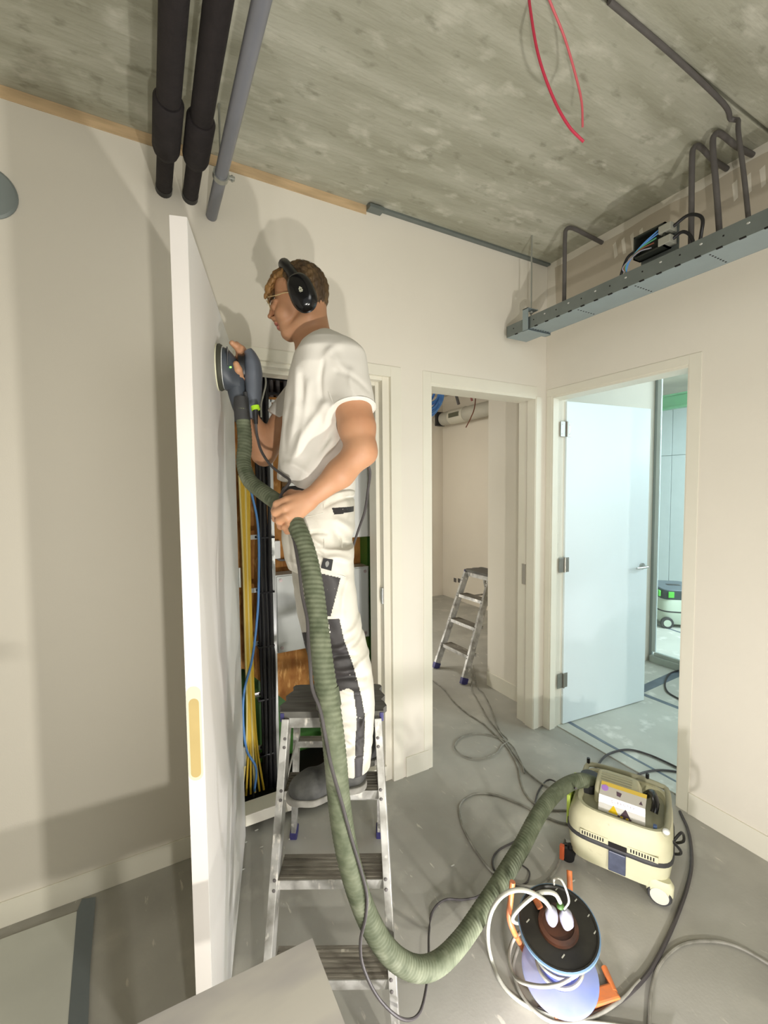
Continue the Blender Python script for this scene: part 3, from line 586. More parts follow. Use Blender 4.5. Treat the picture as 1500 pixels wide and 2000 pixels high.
tag(MB().tube([at(686, 872, 1.46), at(706, 890, 1.47), at(722, 918, 1.50), at(719, 955, 1.56), at(712, 1000, 1.62), at(700, 1035, 1.66), at(688, 1075, 1.68), at(684, 1112, 1.66), at(672, 1135, 1.60)], .0048, n=8).build('hanging_cable', cordm, smooth=True), 'dark cable hanging in a curve behind the back of the worker', 'cable')
def floor_cable(pts, r, m, label, lift=0.):
    return tag(MB().tube([fl(*p, r+.001+lift) for p in pts], r, n=8, step=.012).build('floor_cable', m, smooth=True), label, 'cable')
floor_cable([(843, 1328), (866, 1345), (888, 1372), (915, 1395), (945, 1414), (968, 1436), (985, 1452), (1000, 1475), (1012, 1500), (1018, 1530), (1028, 1553), (1048, 1572), (1075, 1582), (1108, 1582)], .005, cordg, 'grey cable on the floor from the side room doorway, leftmost strand')
floor_cable([(920, 1303), (922, 1345), (932, 1365), (952, 1400), (975, 1430), (990, 1452), (1008, 1478), (1028, 1505), (1055, 1528), (1085, 1543)], .005, cordg, 'grey cable on the floor from the foot of the far step ladder, middle strand', .002)
floor_cable([(924, 1300), (932, 1340), (945, 1355), (960, 1385), (975, 1425), (992, 1446), (980, 1456), (967, 1472), (935, 1482), (903, 1475), (888, 1457), (901, 1439), (935, 1432), (972, 1440), (1000, 1456), (1018, 1490), (1024, 1510)], .0042, cordg, 'light grey cable with a round loop on the floor between the doorways', .004)
floor_cable([(1115, 1610), (1090, 1605), (1050, 1588), (1010, 1568), (965, 1552), (925, 1551), (898, 1572), (902, 1610), (922, 1650), (950, 1690), (975, 1712), (1010, 1728), (1055, 1728), (1085, 1700), (1098, 1665), (1103, 1640)], .0052, cordg, 'wide loop of grey cable on the floor left of the hose')
floor_cable([(1020, 1690), (1034, 1702), (1030, 1722), (1012, 1730), (995, 1726)], .003, cordm, 'small dark wire loop on the floor beside the hose end')
floor_cable([(1328, 1585), (1345, 1625), (1351, 1680), (1343, 1730), (1322, 1790), (1300, 1840), (1270, 1895), (1235, 1935), (1195, 1965), (1145, 1985), (1095, 1985), (1050, 1970)], .0068, cordm, 'thick dark cable curving on the floor at the right of the reel')
floor_cable([(1262, 2060), (1268, 2000), (1272, 1935), (1290, 1882), (1330, 1846), (1380, 1838), (1435, 1847), (1500, 1882), (1560, 1930)], .0055, cordg, 'pale cable arc on the floor in the lower right corner')
floor_cable([(1160, 1505), (1185, 1475), (1225, 1464), (1270, 1475), (1325, 1500)], .006, cordm, 'dark cable arching over the doorway floor behind the beige vacuum', .007)
floor_cable([(1235, 1518), (1260, 1508), (1290, 1504), (1330, 1508)], .006, cordm, 'short dark cable crossing the threshold just behind the vacuum rim', .007)
floor_cable([(1330, 1308), (1308, 1316), (1299, 1335), (1305, 1352), (1330, 1367)], .006, cordm, 'dark cable loop on the hall floor at the right door edge', .007)
# ================================================================== BEIGE VACUUM
ang = math.atan2(-.88, .475)
vc = empty('dust_extractor', (1.790, 1.150, 0), ang, 'worn beige dust extractor with a warning label on the floor by the right wall', 'vacuum cleaner')
vc.scale = (.93, .93, .90)
def vb(n, mb, m, p=None, sm=True): return mb.build(n, m, p or vc, sm)
# local: x along the side facing the room (left->right in picture), y towards the wall, z up
vb('tub', MB().loft([(.055, .0, .0, .185, .165, 5), (.065, .0, .0, .200, .180, 5), (.13, .0, .0, .208, .188, 5), (.175, .0, .0, .212, .190, 5)]), beigem)
vb('seal_band', MB().loft([(.172, 0, 0, .213, .192, 5), (.176, 0, 0, .217, .195, 5), (.188, 0, 0, .217, .195, 5), (.192, 0, 0, .213, .192, 5)]), rubber)
vb('upper_shell', MB().loft([(.190, 0, 0, .212, .190, 5), (.23, 0, 0, .211, .190, 5), (.275, .004, 0, .204, .186, 5), (.305, .008, 0, .194, .180, 4.5), (.318, .010, 0, .184, .174, 4.5), (.316, .01, 0, .170, .160, 4.5), (.290, .01, 0, .165, .155, 4.5)]), beigem)
vb('deck', MB().loft([(.285, .01, 0, .164, .154, 4.5), (.292, .01, 0, .164, .154, 4.5)]), beiged)
rim = MB()
rim.tube([(-.17, -.02, .312), (-.172, .12, .318), (-.15, .172, .325), (0, .182, .328), (.15, .175, .325), (.186, .14, .320), (.19, -.06, .322), (.178, -.155, .314)], .012, n=10)
vb('rim_rail', rim, beiged)
for (x, y) in ((-.165, .165), (.10, .183)):
    vb('rim_post', MB().cyl((x, y, .32), (x, y, .360), .008, n=12), blackm)
vb('white_plug', MB().ball((.183, -.15, .325), (.014, .014, .012)), whitebox)
# raised motor hood with handle and label
hood = vb('motor_hood', MB().loft([(.290, -.010, .010, .100, .085, 6), (.35, -.012, .010, .096, .078, 6), (.378, -.015, .015, .088, .062, 6), (.385, -.015, .015, .080, .054, 6)]), beigem)
for k in range(4): vb('hood_groove', MB().box((-.085, -.018+.019*k, .3848), (.045, -.011+.019*k, .3868), bev=.001), beiged, hood, False)
lab = empty('label_panel'); lab.parent = vc
a = Vector((-.082, -.118, .290)); b = Vector((.106, -.118, .290)); c_ = Vector((.104, -.104, .362)); d_ = Vector((-.080, -.104, .362)); e_ = Vector((.098, -.048, .396)); f_ = Vector((-.076, -.048, .396))
bx = MB(); vs_ = [bx.bm.verts.new(p) for p in (a, b, c_, d_, e_, f_, Vector((.098, -.03, .29)), Vector((-.078, -.03, .29)))]
for q in ((0, 1, 2, 3), (3, 2, 4, 5), (0, 3, 5, 7), (1, 6, 4, 2), (5, 4, 6, 7), (0, 7, 6, 1)): bx.bm.faces.new([vs_[i] for i in q])
bx.build('label_body', mat('label_white', srgb(236, 234, 230), .35), lab)
def onface(u, v, A, B, D, off=.0012):      # u,v in 0..1 on quad
    n = (B-A).cross(D-A).normalized(); return A+(B-A)*u+(D-A)*v+n*off
def decal(nm, pts, m, A, B, D, off=.001): 
    n = (B-A).cross(D-A).normalized(); q = MB(); q.poly([onface(u, v, A, B, D, off*.2) for u, v in pts], n*off); return q.build(nm, m, lab)
yel = mat('label_yellow', srgb(236, 200, 30), .4); dk = mat('label_dark', srgb(84, 66, 76), .4); must = mat('label_mustard', srgb(196, 168, 70), .4); gry = mat('label_grey', srgb(176, 172, 160), .4)
decal('yellow_triangle', [(.22, .10), (.44, .10), (.33, .60)], yel, a, b, d_); decal('dark_triangle', [(.47, .10), (.70, .10), (.585, .60)], dk, a, b, d_)
for k in range(5): decal('striped_mark', [(.42+.06*k, .02), (.47+.06*k, .02), (.48+.06*k, .12), (.43+.06*k, .12)], yel if k % 2 else dk, a, b, d_, .0016)
decal('grey_strip', [(.0, .02), (1, .02), (1, .72), (.0, .72)], gry, d_, c_, f_); decal('mustard_strip', [(0, .72), (1, .72), (1, 1), (0, 1)], must, d_, c_, f_)
decal('purple_mark', [(.02+.08*(1+math.cos(t)), .55+.22*math.sin(t)) for t in np.linspace(0, 2*math.pi, 13)[:-1]], mat('label_purple', srgb(160, 120, 190), .4), d_, c_, f_, .0018)
decal('pictogram', [(.38, .25), (.46, .22), (.48, .5), (.36, .55)], dk, d_, c_, f_, .0018)
decal('pictogram', [(.86, .18), (.94, .18), (.90, .42)], dk, d_, c_, f_, .0018)
def text(s_, size, m, parent, M, name='lettering', ext=.0004, space=1.):
    cu = bpy.data.curves.new(name, 'FONT'); cu.body = s_; cu.size = size; cu.extrude = ext; cu.align_x = 'CENTER'; cu.align_y = 'CENTER'; cu.space_character = space
    tmp = bpy.data.objects.new('t', cu); me = bpy.data.meshes.new_from_object(tmp); bpy.data.objects.remove(tmp); bpy.data.curves.remove(cu)
    me.transform(M); o = link(name, me, m, parent); return o
def frame(o_, x, y):
    x = x.normalized(); z = x.cross(y).normalized(); y = z.cross(x)
    return Matrix(((x.x, y.x, z.x, o_.x), (x.y, y.y, z.y, o_.y), (x.z, y.z, z.z, o_.z), (0, 0, 0, 1)))
text('CLEANTEX', .0135, dk, lab, frame(onface(.52, .80, a, b, d_, .001), b-a, d_-a), space=1.6)
# latch, vents, wheels, inlet
vb('latch', MB().box((-.028, -.203, .085), (.040, -.190, .178), bev=.004), mat('latch_blue', srgb(74, 80, 98), .4, var=.3, scale=30), sm=False)
vb('latch_recess', MB().box((-.030, -.194, .190), (.042, -.186, .212), bev=.001), gapm, sm=False)
mb = MB()
for k in range(9): mb.box((-.138+.0105*k, -.1925, .200), (-.133+.0105*k, -.186, .216))
for k in range(9): mb.box((.055+.0105*k, -.1925, .200), (.060+.0105*k, -.186, .216))
tag(vb('vent_slot', mb, gapm, sm=False), kind='stuff')
vb('vent_frame', MB().box((-.145, -.1918, .196), (-.032, -.188, .222), bev=.001), beigem, sm=False)
vb('vent_frame', MB().box((.044, -.1918, .196), (.158, -.188, .222), bev=.001), beigem, sm=False)
def wheel(x, y, r, wd, hub, tyre=rubber):
    M = Matrix.Translation((x, y, r))@Matrix.Rotation(math.pi/2, 4, 'X')
    wl = vb('wheel', MB().rev([(r*.55, -wd/2), (r*.93, -wd/2), (r, -wd*.3), (r, wd*.3), (r*.93, wd/2), (r*.55, wd/2)], M, 32), tyre)
    MB().rev([(0.0, -wd*.5-.001), (r*.75, -wd*.5-.001), (r*.78, -wd*.4), (r*.78, wd*.4), (r*.75, wd*.5+.004), (0, wd*.5+.006)], M, 32).build('hub', hub, wl, True)
hubm = mat('cream_hub', srgb(206, 204, 188), .5)
wheel(.165, -.165, .046, .03, hubm); wheel(.165, .165, .046, .03, hubm)
vb('wheel_arch', MB().loft([(.05, .165, -.160, .05, .022, 3), (.095, .165, -.160, .052, .024, 3), (.11, .16, -.155, .045, .022, 3)]), beigem)
for y in (-.14, .14):
    vb('caster', MB().cyl((-.205, y-.022, .034), (-.205, y-.004, .034), .033, n=20).cyl((-.205, y+.004, .034), (-.205, y+.022, .034), .033, n=20).cyl((-.2, y, .03), (-.195, y, .08), .012, n=10), blackm)
vb('brake_pedal', MB().box((-.235, -.185, .02), (-.215, -.165, .09), bev=.004), mat('orange_pedal', srgb(190, 88, 48), .5), sm=False)
vb('hose_inlet', MB().cyl((-.14, .06, .28), (-.14, .06, .335), .045, n=24), blackm)
vb('corner_block', MB().loft([(.20, -.16, .03, .05, .07, 4), (.29, -.15, .03, .045, .062, 4), (.325, -.14, .03, .035, .05, 4)]), blackm)
vb('bumper_band', MB().box((-.222, -.10, .15), (-.205, .10, .30), bev=.006), mat('lime_panel', srgb(170, 190, 80), .5), sm=False)
vb('control_lever', MB().tube([(.10, .10, .30), (.125, .06, .345), (.14, -.0, .34), (.135, -.03, .31)], .016, n=12), blackg)
vb('socket_cap', MB().box((.135, -.135, .29), (.15, -.12, .322), bev=.003), mat('blue_cap_small', srgb(70, 90, 130), .4), sm=False)
vb('coiled_cable', MB().tube([(.20, -.10, .26), (.235, -.06, .20), (.235, -.02, .15), (.20, -.0, .12)], .006, n=8).tube([(.20, -.05, .20), (.24, .0, .24), (.25, .06, .16), (.21, .1, .1)], .006, n=8), blackm)
# ================================================================== CABLE REEL
rl = empty('cable_reel', (1.13, .92, 0), 0, 'blue and black cable reel on an orange frame on the floor', 'cable reel'); irl = inv_of(rl)
ct = Vector((1.083, .890, .280)); cb = Vector((1.126, .918, .075)); ax = (ct-cb).normalized()
Mr = Matrix.Translation(cb)@ax.to_track_quat('Z', 'X').to_matrix().to_4x4(); H_ = (ct-cb).length
MB().rev([(0, -.004), (.112, -.004), (.117, .0), (.117, .006), (.110, .009), (0, .009)], Mr, 56).build('lower_flange', bluep, rl, True, inv=irl)
MB().rev([(.055, .008), (.06, .02), (.06, H_-.02), (.055, H_-.008)], Mr, 40).build('drum', mat('blue_drum', srgb(70, 78, 150), .4), rl, True, inv=irl)
MB().rev([(0, H_-.006), (.112, H_-.006), (.118, H_-.002), (.118, H_+.004), (.112, H_+.005), (.108, H_+.001), (.05, H_-.001), (0, H_-.001)], Mr, 56).build('upper_flange', mat('black_flange', srgb(44, 42, 36), .5, c2=srgb(26, 25, 22), scale=12), rl, True, inv=irl)
MB().rev([(.1165, H_-.007), (.1205, H_-.005), (.1205, H_+.003), (.1165, H_+.0052)], Mr, 56, False).build('flange_rim', mat('blue_rim', srgb(96, 124, 150), .4), rl, True, inv=irl)
MB().rev([(.030, H_), (.060, H_), (.058, H_+.010), (.047, H_+.014), (.045, H_+.008), (.0, H_+.006)], Mr, 36, False).build('socket_block', mat('rust_brown', srgb(92, 56, 40), .5, c2=srgb(44, 30, 24), scale=14), rl, True, inv=irl)
cl_ = MB()
cl_.tube([Mr@Vector(((.068+.0006*t)*math.cos(t), (.068+.0006*t)*math.sin(t), .025+.0085*t)) for t in np.linspace(0, 15.6, 66)], .0058, n=8)
cl_.build('wound_cable', cordg, rl, True, inv=irl)
fr_ = MB()
pL = [at(1001, 1722, 1.43), at(997, 1760, 1.43), at(994, 1790, 1.42), at(1003, 1818, 1.42), fl(1020, 1850, .05), fl(1060, 1925, .02), fl(1080, 1965, .014)]
fr_.tube(pL, .009, n=10); fr_.build('frame_tube', orangem, rl, True, inv=irl)
MB().tube([at(1112, 1700, 1.62), at(1113, 1740, 1.60), fl(1112, 1770, .02)], .010, n=10).build('frame_tube', orangem, rl, True, inv=irl)
A0 = fl(1076, 1975, .012); B0 = fl(1203, 1938, .012)
MB().beam(A0, B0, .046, .020, bev=.006).build('foot_bar', orangem, rl, inv=irl)
MB().tube([fl(1065, 1925, .014), fl(1078, 1972, .014)], .010, n=10).build('foot_tube', orangem, rl, True, inv=irl)
MB().tube([fl(1180, 1890, .014), fl(1200, 1938, .014)], .010, n=10).build('foot_tube', orangem, rl, True, inv=irl)
MB().beam(Mr@Vector((.06, .09, H_+.008)), Mr@Vector((.02, .055, H_+.012)), .02, .012, bev=.004).build('crank_tab', orangem, rl, inv=irl)
tk = MB()
for (u, v) in ((-.08, -.02), (.06, -.08), (.10, .02), (.02, -.10), (-.03, .09), (.09, -.04)): tk.beam(Mr@Vector((u, v, H_+.001)), Mr@Vector((u+.012, v-.006, H_+.001)), .003, .002)
tag(tk.build('dust_fleck', cordw, rl, inv=irl), kind='stuff')
def plug(c, lab, up):
    p = empty('plug', c, 0, lab, 'plug', None); i = inv_of(p); c = V3(c)
    M = Matrix.Translation(c)@(ax+up*.3).normalized().to_track_quat('Z', 'X').to_matrix().to_4x4()
    MB().loft([(-.02, 0, 0, .017, .013, 2.6), (.0, 0, 0, .020, .016, 2.6), (.022, 0, 0, .019, .015, 2.4), (.034, 0, 0, .011, .010, 2), (.040, 0, 0, .007, .007, 2)], 24, M).build('plug_body', greyplug, p, True, inv=i)
    MB().cyl(M@Vector((0, 0, -.026)), M@Vector((0, 0, -.018)), .010, n=12).build('plug_face', blackg, p, inv=i)
    return M@Vector((0, 0, .04))
S0 = Mr@Vector((0, 0, H_+.03))
pA = at(1078, 1790, 1.335); pB = at(1107, 1797, 1.335)
ta = plug(pA, 'grey plug in the reel socket, the left of the two', Vector((-.4, .2, 0))); tb = plug(pB, 'grey plug in the reel socket, the right of the two', Vector((-.2, .6, 0)))
tag(MB().ball(at(1094, 1769, 1.33), (.011, .011, .010)).build('green_tag', mat('green_tag', srgb(54, 92, 30), .6), smooth=True), 'small green plastic knob behind the two grey plugs', 'knob')
tag(MB().tube([ta, at(1062, 1758, 1.27), at(1035, 1742, 1.25), at(1010, 1738, 1.25), at(983, 1748, 1.25), at(962, 1775, 1.28), at(953, 1815, 1.34), fl(957, 1862, .03), fl(975, 1912, .009), fl(1005, 1948, .009), fl(1050, 1975, .009), fl(1110, 1992, .009), fl(1200, 2003, .009), fl(1300, 2020, .009)], .0062, n=10).build('white_cable', cordw, smooth=True), 'thick white cable looping from the left plug around the reel', 'cable')
tag(MB().tube([at(1094, 1762, 1.32), at(1085, 1747, 1.29), at(1068, 1742, 1.28), at(1045, 1748, 1.29), at(1018, 1770, 1.34), at(1002, 1790, 1.38), at(1004, 1800, 1.40), at(1020, 1803, 1.41)], .0060, n=10).build('white_cable', cordw, smooth=True), 'short thick white cable bent back under the black flange', 'cable')
tag(MB().tube([tb, at(1111, 1760, 1.32), at(1104, 1733, 1.32), at(1094, 1716, 1.33), at(1083, 1717, 1.36), at(1082, 1727, 1.40)], .0032, n=8).build('thin_cable', cordw, smooth=True), 'thin white cable arching above the right plug', 'cable')
tag(MB().tube([at(1023, 1815, 1.44), at(1003, 1835, 1.46), at(994, 1870, 1.42), at(1008, 1910, 1.36), at(1045, 1925, 1.31), at(1085, 1924, 1.29), at(1112, 1912, 1.30)], .0058, n=10).build('loose_winding', cordg, smooth=True), 'loose grey winding hanging off the reel on its left side', 'cable')
tag(MB().tube([fl(1012, 1850, .03), fl(1002, 1890, .012), fl(1015, 1935, .012), fl(1045, 1975, .012), fl(1090, 1998, .010), fl(1150, 1990, .010), fl(1210, 1955, .010), fl(1250, 1915, .010)], .0058, n=10).build('loose_winding', cordg, smooth=True), 'grey cable lying under the reel and round its orange foot', 'cable')
# ================================================================== DISTANT VACUUM, FAR ROOM THINGS
v2 = empty('green_topped_vacuum', fl(1312, 1214), math.radians(-42), 'distant pale vacuum with a dark top and green latches in the bright hall', 'vacuum cleaner')
q = lambda n, mb, m, sm=True: mb.build(n, m, v2, sm)
pale = mat('pale_green_grey', srgb(186, 196, 178), .5); dgr = mat('dark_teal_top', srgb(46, 58, 62), .5); dgt = mat('slate_top', srgb(96, 108, 116), .5)
q('tub', MB().loft([(.05, 0, 0, .20, .29, 5), (.09, 0, 0, .22, .31, 5), (.19, 0, 0, .22, .31, 5)]), pale)
q('seal_band', MB().loft([(.19, 0, 0, .222, .312, 5), (.205, 0, 0, .222, .312, 5)]), rubber)
q('upper_shell', MB().loft([(.205, 0, 0, .22, .31, 5), (.30, 0, 0, .215, .30, 5), (.335, 0, .0, .20, .29, 5)]), pale)
q('lid', MB().loft([(.335, 0, 0, .205, .29, 6), (.42, 0, 0, .215, .30, 6), (.44, 0, 0, .21, .295, 6)]), dgr)
q('top_plate', MB().loft([(.44, 0, 0, .20, .285, 6), (.448, 0, 0, .195, .28, 6)]), dgt)
q('top_handle', MB().box((-.06, -.02, .4485), (.08, .06, .4505), bev=.0008), blackm, False)
for (x, y) in ((-.219, -.22), (-.219, .18), (-.12, -.302), (.10, -.302)):
    q('green_latch', MB().box((x-.012, y-.03, .36), (x+.012, y+.03, .43), bev=.008) if abs(x) > .2 else MB().box((x-.03, y-.008, .36), (x+.03, y+.008, .43), bev=.007), limeg, False)
q('warning_label', MB().box((.0, -.318, .30), (.14, -.309, .345), bev=.002), whitebox, False); q('orange_mark', MB().cyl((.05, -.318, .322), (.05, -.322, .322), .02, n=16), mat('orange_mark', srgb(220, 110, 50), .5))
for (x, y) in ((-.16, -.31), (.16, -.31), (-.16, .31), (.16, .31)):
    M = Matrix.Translation((x, y, .068))@Matrix.Rotation(math.pi/2, 4, 'X')
    w_ = MB().rev([(.03, -.02), (.064, -.02), (.068, -.01), (.068, .01), (.064, .02), (.03, .02)], M, 24).build('wheel', rubber, v2, True)
    MB().rev([(0, -.022), (.04, -.022), (.04, .022), (0, .022)], M, 20).build('hub', pale, w_, True)
q('side_handle', MB().beam((-.22, -.05, .25), (-.34, .0, .22), .03, .03, bev=.004), blackm, False)
# duct and blue cable coil in the side room
dx = 3.82; dA = on(846, 838, 0, dx); dB = on(960, 803, 0, dx); zd = 2.64
du = empty('air_duct', (dx, 4.5, zd), 0, 'pale grey round air duct with a dark grille near the side room ceiling', 'duct'); idu = inv_of(du)
MB().cyl((dx, 5.38, zd), (dx, 2.8, zd), .095, n=28).build('duct_tube', mat('duct_grey', srgb(178, 174, 160), .6, var=.1), du, True, inv=idu)
yg = on(897, 812, 0, dx)[1]
MB().cyl((dx, yg+.16, zd), (dx, yg-.16, zd), .101, n=28).build('duct_sleeve', mat('duct_light', srgb(196, 192, 176), .6), du, True, inv=idu)
MB().box((dx-.106, yg-.11, zd-.025), (dx-.09, yg+.11, zd+.035)).build('grille', mat('grille_dark', srgb(84, 84, 66), .6), du, inv=idu)
MB().box((dx-.12, 5.25, zd-.10), (dx+.02, 5.30, zd+.10), bev=.004).build('duct_clamp', blackm, du, inv=idu)
random.seed(11); pts = []
for k in range(12):
    cx, cy_ = 853+random.uniform(-3, 8), 760+random.uniform(-10, 4); R_ = 30+random.uniform(-8, 12); dd = 4.2+.022*(k-6)
    pts += [at(cx-18+(R_*.75)*math.cos(t), cy_+(R_*1.25)*math.sin(t), dd+.1*math.cos(t)) for t in np.linspace(0, 2*math.pi, 15)[:-1]]
tag(MB().tube(pts, .010, n=6, step=.05).build('cable_coil', bluecab, smooth=True), 'coil of blue cable hanging from the ceiling of the side room', 'cable coil')
tag(MB().tube([at(886, 745, 4.2), at(892, 775, 4.2), at(896, 790, 4.2)], .014, n=8).build('cable_end', conduitm, smooth=True), 'dark grey cable end hanging beside the blue coil', 'cable')
tag(MB().tube([at(930, 760, 4.1), at(927, 795, 4.1), at(920, 815, 4.1), at(910, 835, 4.1)], .005, n=6).build('loose_wire', wirem, smooth=True), 'thin brown wire dangling before the duct', 'wire')
tag(MB().tube([at(918, 755, 4.2), at(920, 775, 4.2), at(922, 783, 4.2)], .012, n=6).build('wire_stub', mat('dull_pink', srgb(160, 96, 92), .6), smooth=True), 'short reddish stub under the side room ceiling', 'wire')
for px_, py_ in ((889, 1133), (897, 1134)):
    c = on(px_, py_, 0, 3.95)
    tag(MB().box((3.946, c[1]-.03, c[2]-.03), (3.952, c[1]+.03, c[2]+.03)).build('socket_hole', conduitm), 'open socket box on the side room wall, %s of the pair by the far ladder' % ('left' if px_ < 893 else 'right'), 'socket', 'socket holes')
# ================================================================== FOREGROUND SHEET ON A CARTON
dz = .80
tl = fl(610, 1836, dz); lft = fl(270, 2003, dz); rgt = fl(676, 2010, dz)
tl2 = V3(tl); e1 = (V3(lft)-tl2).normalized(); e2 = (V3(rgt)-tl2).normalized()
fs = MB().poly([tl2, tl2+e1*.46, tl2+e1*.46+e2*.22, tl2+e2*.26], (0, 0, .004)).build('laminated_board', paperm)
tag(fs, 'pale glossy board lying across the bottom edge of the picture', 'board')
cc = tl2+e1*.25+e2*.15
stn = empty('folding_stand', (cc.x, cc.y, 0), 0, 'small stand hidden beneath the pale glossy board', 'stand'); ist = inv_of(stn)
MB().box((cc.x-.05, cc.y-.05, dz-.02), (cc.x+.05, cc.y+.05, dz)).build('stand_top', woodm, stn, inv=ist)
MB().cyl((cc.x, cc.y, .02), (cc.x, cc.y, dz-.02), .015, n=12).build('stand_post', alum, stn, inv=ist)
MB().cyl((cc.x, cc.y, 0), (cc.x, cc.y, .02), .12, n=24).build('stand_base', alum, stn, inv=ist)
# plaster crumbs on the floor
random.seed(2)
for px_, py_, wh_ in ((501, 1621, 'just in front of the closet sill'), (511, 1654, 'between the closet sill and the ladder'), (567, 1638, 'beside the rear foot of the ladder'), (479, 1645, 'against the bottom of the sanded door'), (474, 1698, 'farther forward along the sanded door'), (884, 1690, 'left of the grey cable loop'), (1120, 1720, 'between reel and beige vacuum')):
    p = fl(px_, py_, .003)
    tag(MB().ball((0, 0, 0), (.010, .004, .003), n=6).build('plaster_crumb', cordw), 'small white plaster crumb on the floor ' + wh_, 'debris', 'plaster crumbs').location = V3(p)
# ================================================================== PERSON (signed distance fields meshed with surface nets)
RH = np.array([_R0[0], _R0[1]]); FH = np.array([math.sin(YAW), math.cos(YAW)])
def Lp(px, py, d):                  # picture sample at depth d -> local (right, forward, up)
    P = at(px, py, d); return np.array([P[:2]@RH, P[:2]@FH, P[2]])
def to_world(V): return np.stack([V[:, 0]*RH[0]+V[:, 1]*FH[0], V[:, 0]*RH[1]+V[:, 1]*FH[1], V[:, 2]], 1)
class SDF:
    def __init__(s, lo, hi, h):
        s.lo = np.array(lo, float); s.h = h; s.n = np.ceil((np.array(hi)-s.lo)/h).astype(int)+1
        s.f = np.full(s.n, .5, np.float32); s.ax = [(s.lo[i]+h*np.arange(s.n[i])).astype(np.float32) for i in range(3)]
    def sub(s, lo, hi, pad):
        a = np.clip(np.floor((np.minimum(lo, hi)-pad-s.lo)/s.h).astype(int), 0, s.n); b = np.clip(np.ceil((np.maximum(lo, hi)+pad-s.lo)/s.h).astype(int)+1, 0, s.n)
        sl = tuple(slice(a[i], b[i]) for i in range(3))
        X = s.ax[0][sl[0]][:, None, None]; Y = s.ax[1][sl[1]][None, :, None]; Z = s.ax[2][sl[2]][None, None, :]
        return sl, X, Y, Z
    def comb(s, sl, d, k, op):
        a = s.f[sl]
        if op == 'u':
            h = np.maximum(k-np.abs(a-d), 0)/k; s.f[sl] = np.minimum(a, d)-h*h*k*.25
        elif op == 's':
            d = -d; h = np.maximum(k-np.abs(a-d), 0)/k; s.f[sl] = np.maximum(a, d)+h*h*k*.25
    def cone(s, a, b, ra, rb, k=.01, op='u', sq=None, cut=None):
        a = np.array(a, float); b = np.array(b, float); r = max(ra, rb)
        sl, X, Y, Z = s.sub(np.minimum(a, b)-r, np.maximum(a, b)+r, k+.01)
        if s.f[sl].size == 0: return s
        d = b-a; L2 = d@d+1e-12
        x, y, z = X-a[0], Y-a[1], Z-a[2]
        t = np.clip((x*d[0]+y*d[1]+z*d[2])/L2, 0, 1)
        qx, qy, qz = x-t*d[0], y-t*d[1], z-t*d[2]
        if sq is not None: qy = qy/sq
        D = np.sqrt(qx*qx+qy*qy+qz*qz)-(ra+t*(rb-ra))
        if cut is not None:
            tt = (x*d[0]+y*d[1]+z*d[2])/math.sqrt(L2); D = np.maximum(D, tt-math.sqrt(L2)+cut[1]); 
            if cut[0] is not None: D = np.maximum(D, cut[0]-tt)
        s.comb(sl, D, k, op); return s
    def ell(s, c, r, k=.01, op='u', tilt=0., yaw=0.):   # tilt: rotation in the right/up plane
        c = np.array(c, float); R = max(r); sl, X, Y, Z = s.sub(c-R, c+R, k+.01)
        if s.f[sl].size == 0: return s
        x, y, z = X-c[0], Y-c[1], Z-c[2]
        if tilt: ca, sa = math.cos(tilt), math.sin(tilt); x, z = ca*x+sa*z, -sa*x+ca*z
        if yaw: ca, sa = math.cos(yaw), math.sin(yaw); x, y = ca*x+sa*y, -sa*x+ca*y
        q = np.sqrt((x/r[0])**2+(y/r[1])**2+(z/r[2])**2); q2 = np.sqrt((x/r[0]**2)**2+(y/r[1]**2)**2+(z/r[2]**2)**2)+1e-9
        s.comb(sl, q*(q-1)/q2, k, op); return s
    def secs(s, S_, k=.01, pw=2.0, op='u'):      # horizontal sections (z,u,w,ru,rw)
        S_ = np.array(sorted([tuple(x) for x in S_])); m = S_[:, 3:].max()
        lo = np.array([S_[:, 1].min()-m, S_[:, 2].min()-m, S_[0, 0]]); hi = np.array([S_[:, 1].max()+m, S_[:, 2].max()+m, S_[-1, 0]])
        sl, X, Y, Z = s.sub(lo, hi, k+.01); zz = Z.ravel()
        I = [np.interp(zz, S_[:, 0], S_[:, j])[None, None, :].astype(np.float32) for j in range(1, 5)]
        x = np.abs(X-I[0])/I[2]; y = np.abs(Y-I[1])/I[3]
        q = (x**pw+y**pw)**(1/pw); d = (q-1)*np.minimum(I[2], I[3])
        d = np.maximum(d, np.maximum(S_[0, 0]-Z, Z-S_[-1, 0])); s.comb(sl, d, k, op); return s
    def disp(s, fn): 
        s.f += fn(s.ax[0][:, None, None], s.ax[1][None, :, None], s.ax[2][None, None, :]).astype(np.float32); return s
    def cutplane(s, p, n, lo, hi):      # remove the side n points to, inside a box
        sl, X, Y, Z = s.sub(np.array(lo), np.array(hi), 0); n = np.array(n, float); n /= np.linalg.norm(n)
        s.f[sl] = np.maximum(s.f[sl], (X-p[0])*n[0]+(Y-p[1])*n[1]+(Z-p[2])*n[2]); return s
    def mesh(s, name):
        f = s.f; sg = f < 0; nx, ny, nz = f.shape
        cnt = np.zeros((nx-1, ny-1, nz-1), np.uint8)
        for i in (0, 1):
            for j in (0, 1):
                for k in (0, 1): cnt += sg[i:nx-1+i, j:ny-1+j, k:nz-1+k]
        act = (cnt > 0) & (cnt < 8); C_ = np.argwhere(act); N = len(C_)
        idx = np.full(act.shape, -1, np.int32); idx[act] = np.arange(N)
        cor = [(i, j, k) for i in (0, 1) for j in (0, 1) for k in (0, 1)]
        val = np.stack([f[C_[:, 0]+i, C_[:, 1]+j, C_[:, 2]+k] for i, j, k in cor], 1)
        acc = np.zeros((N, 3)); n_ = np.zeros(N)
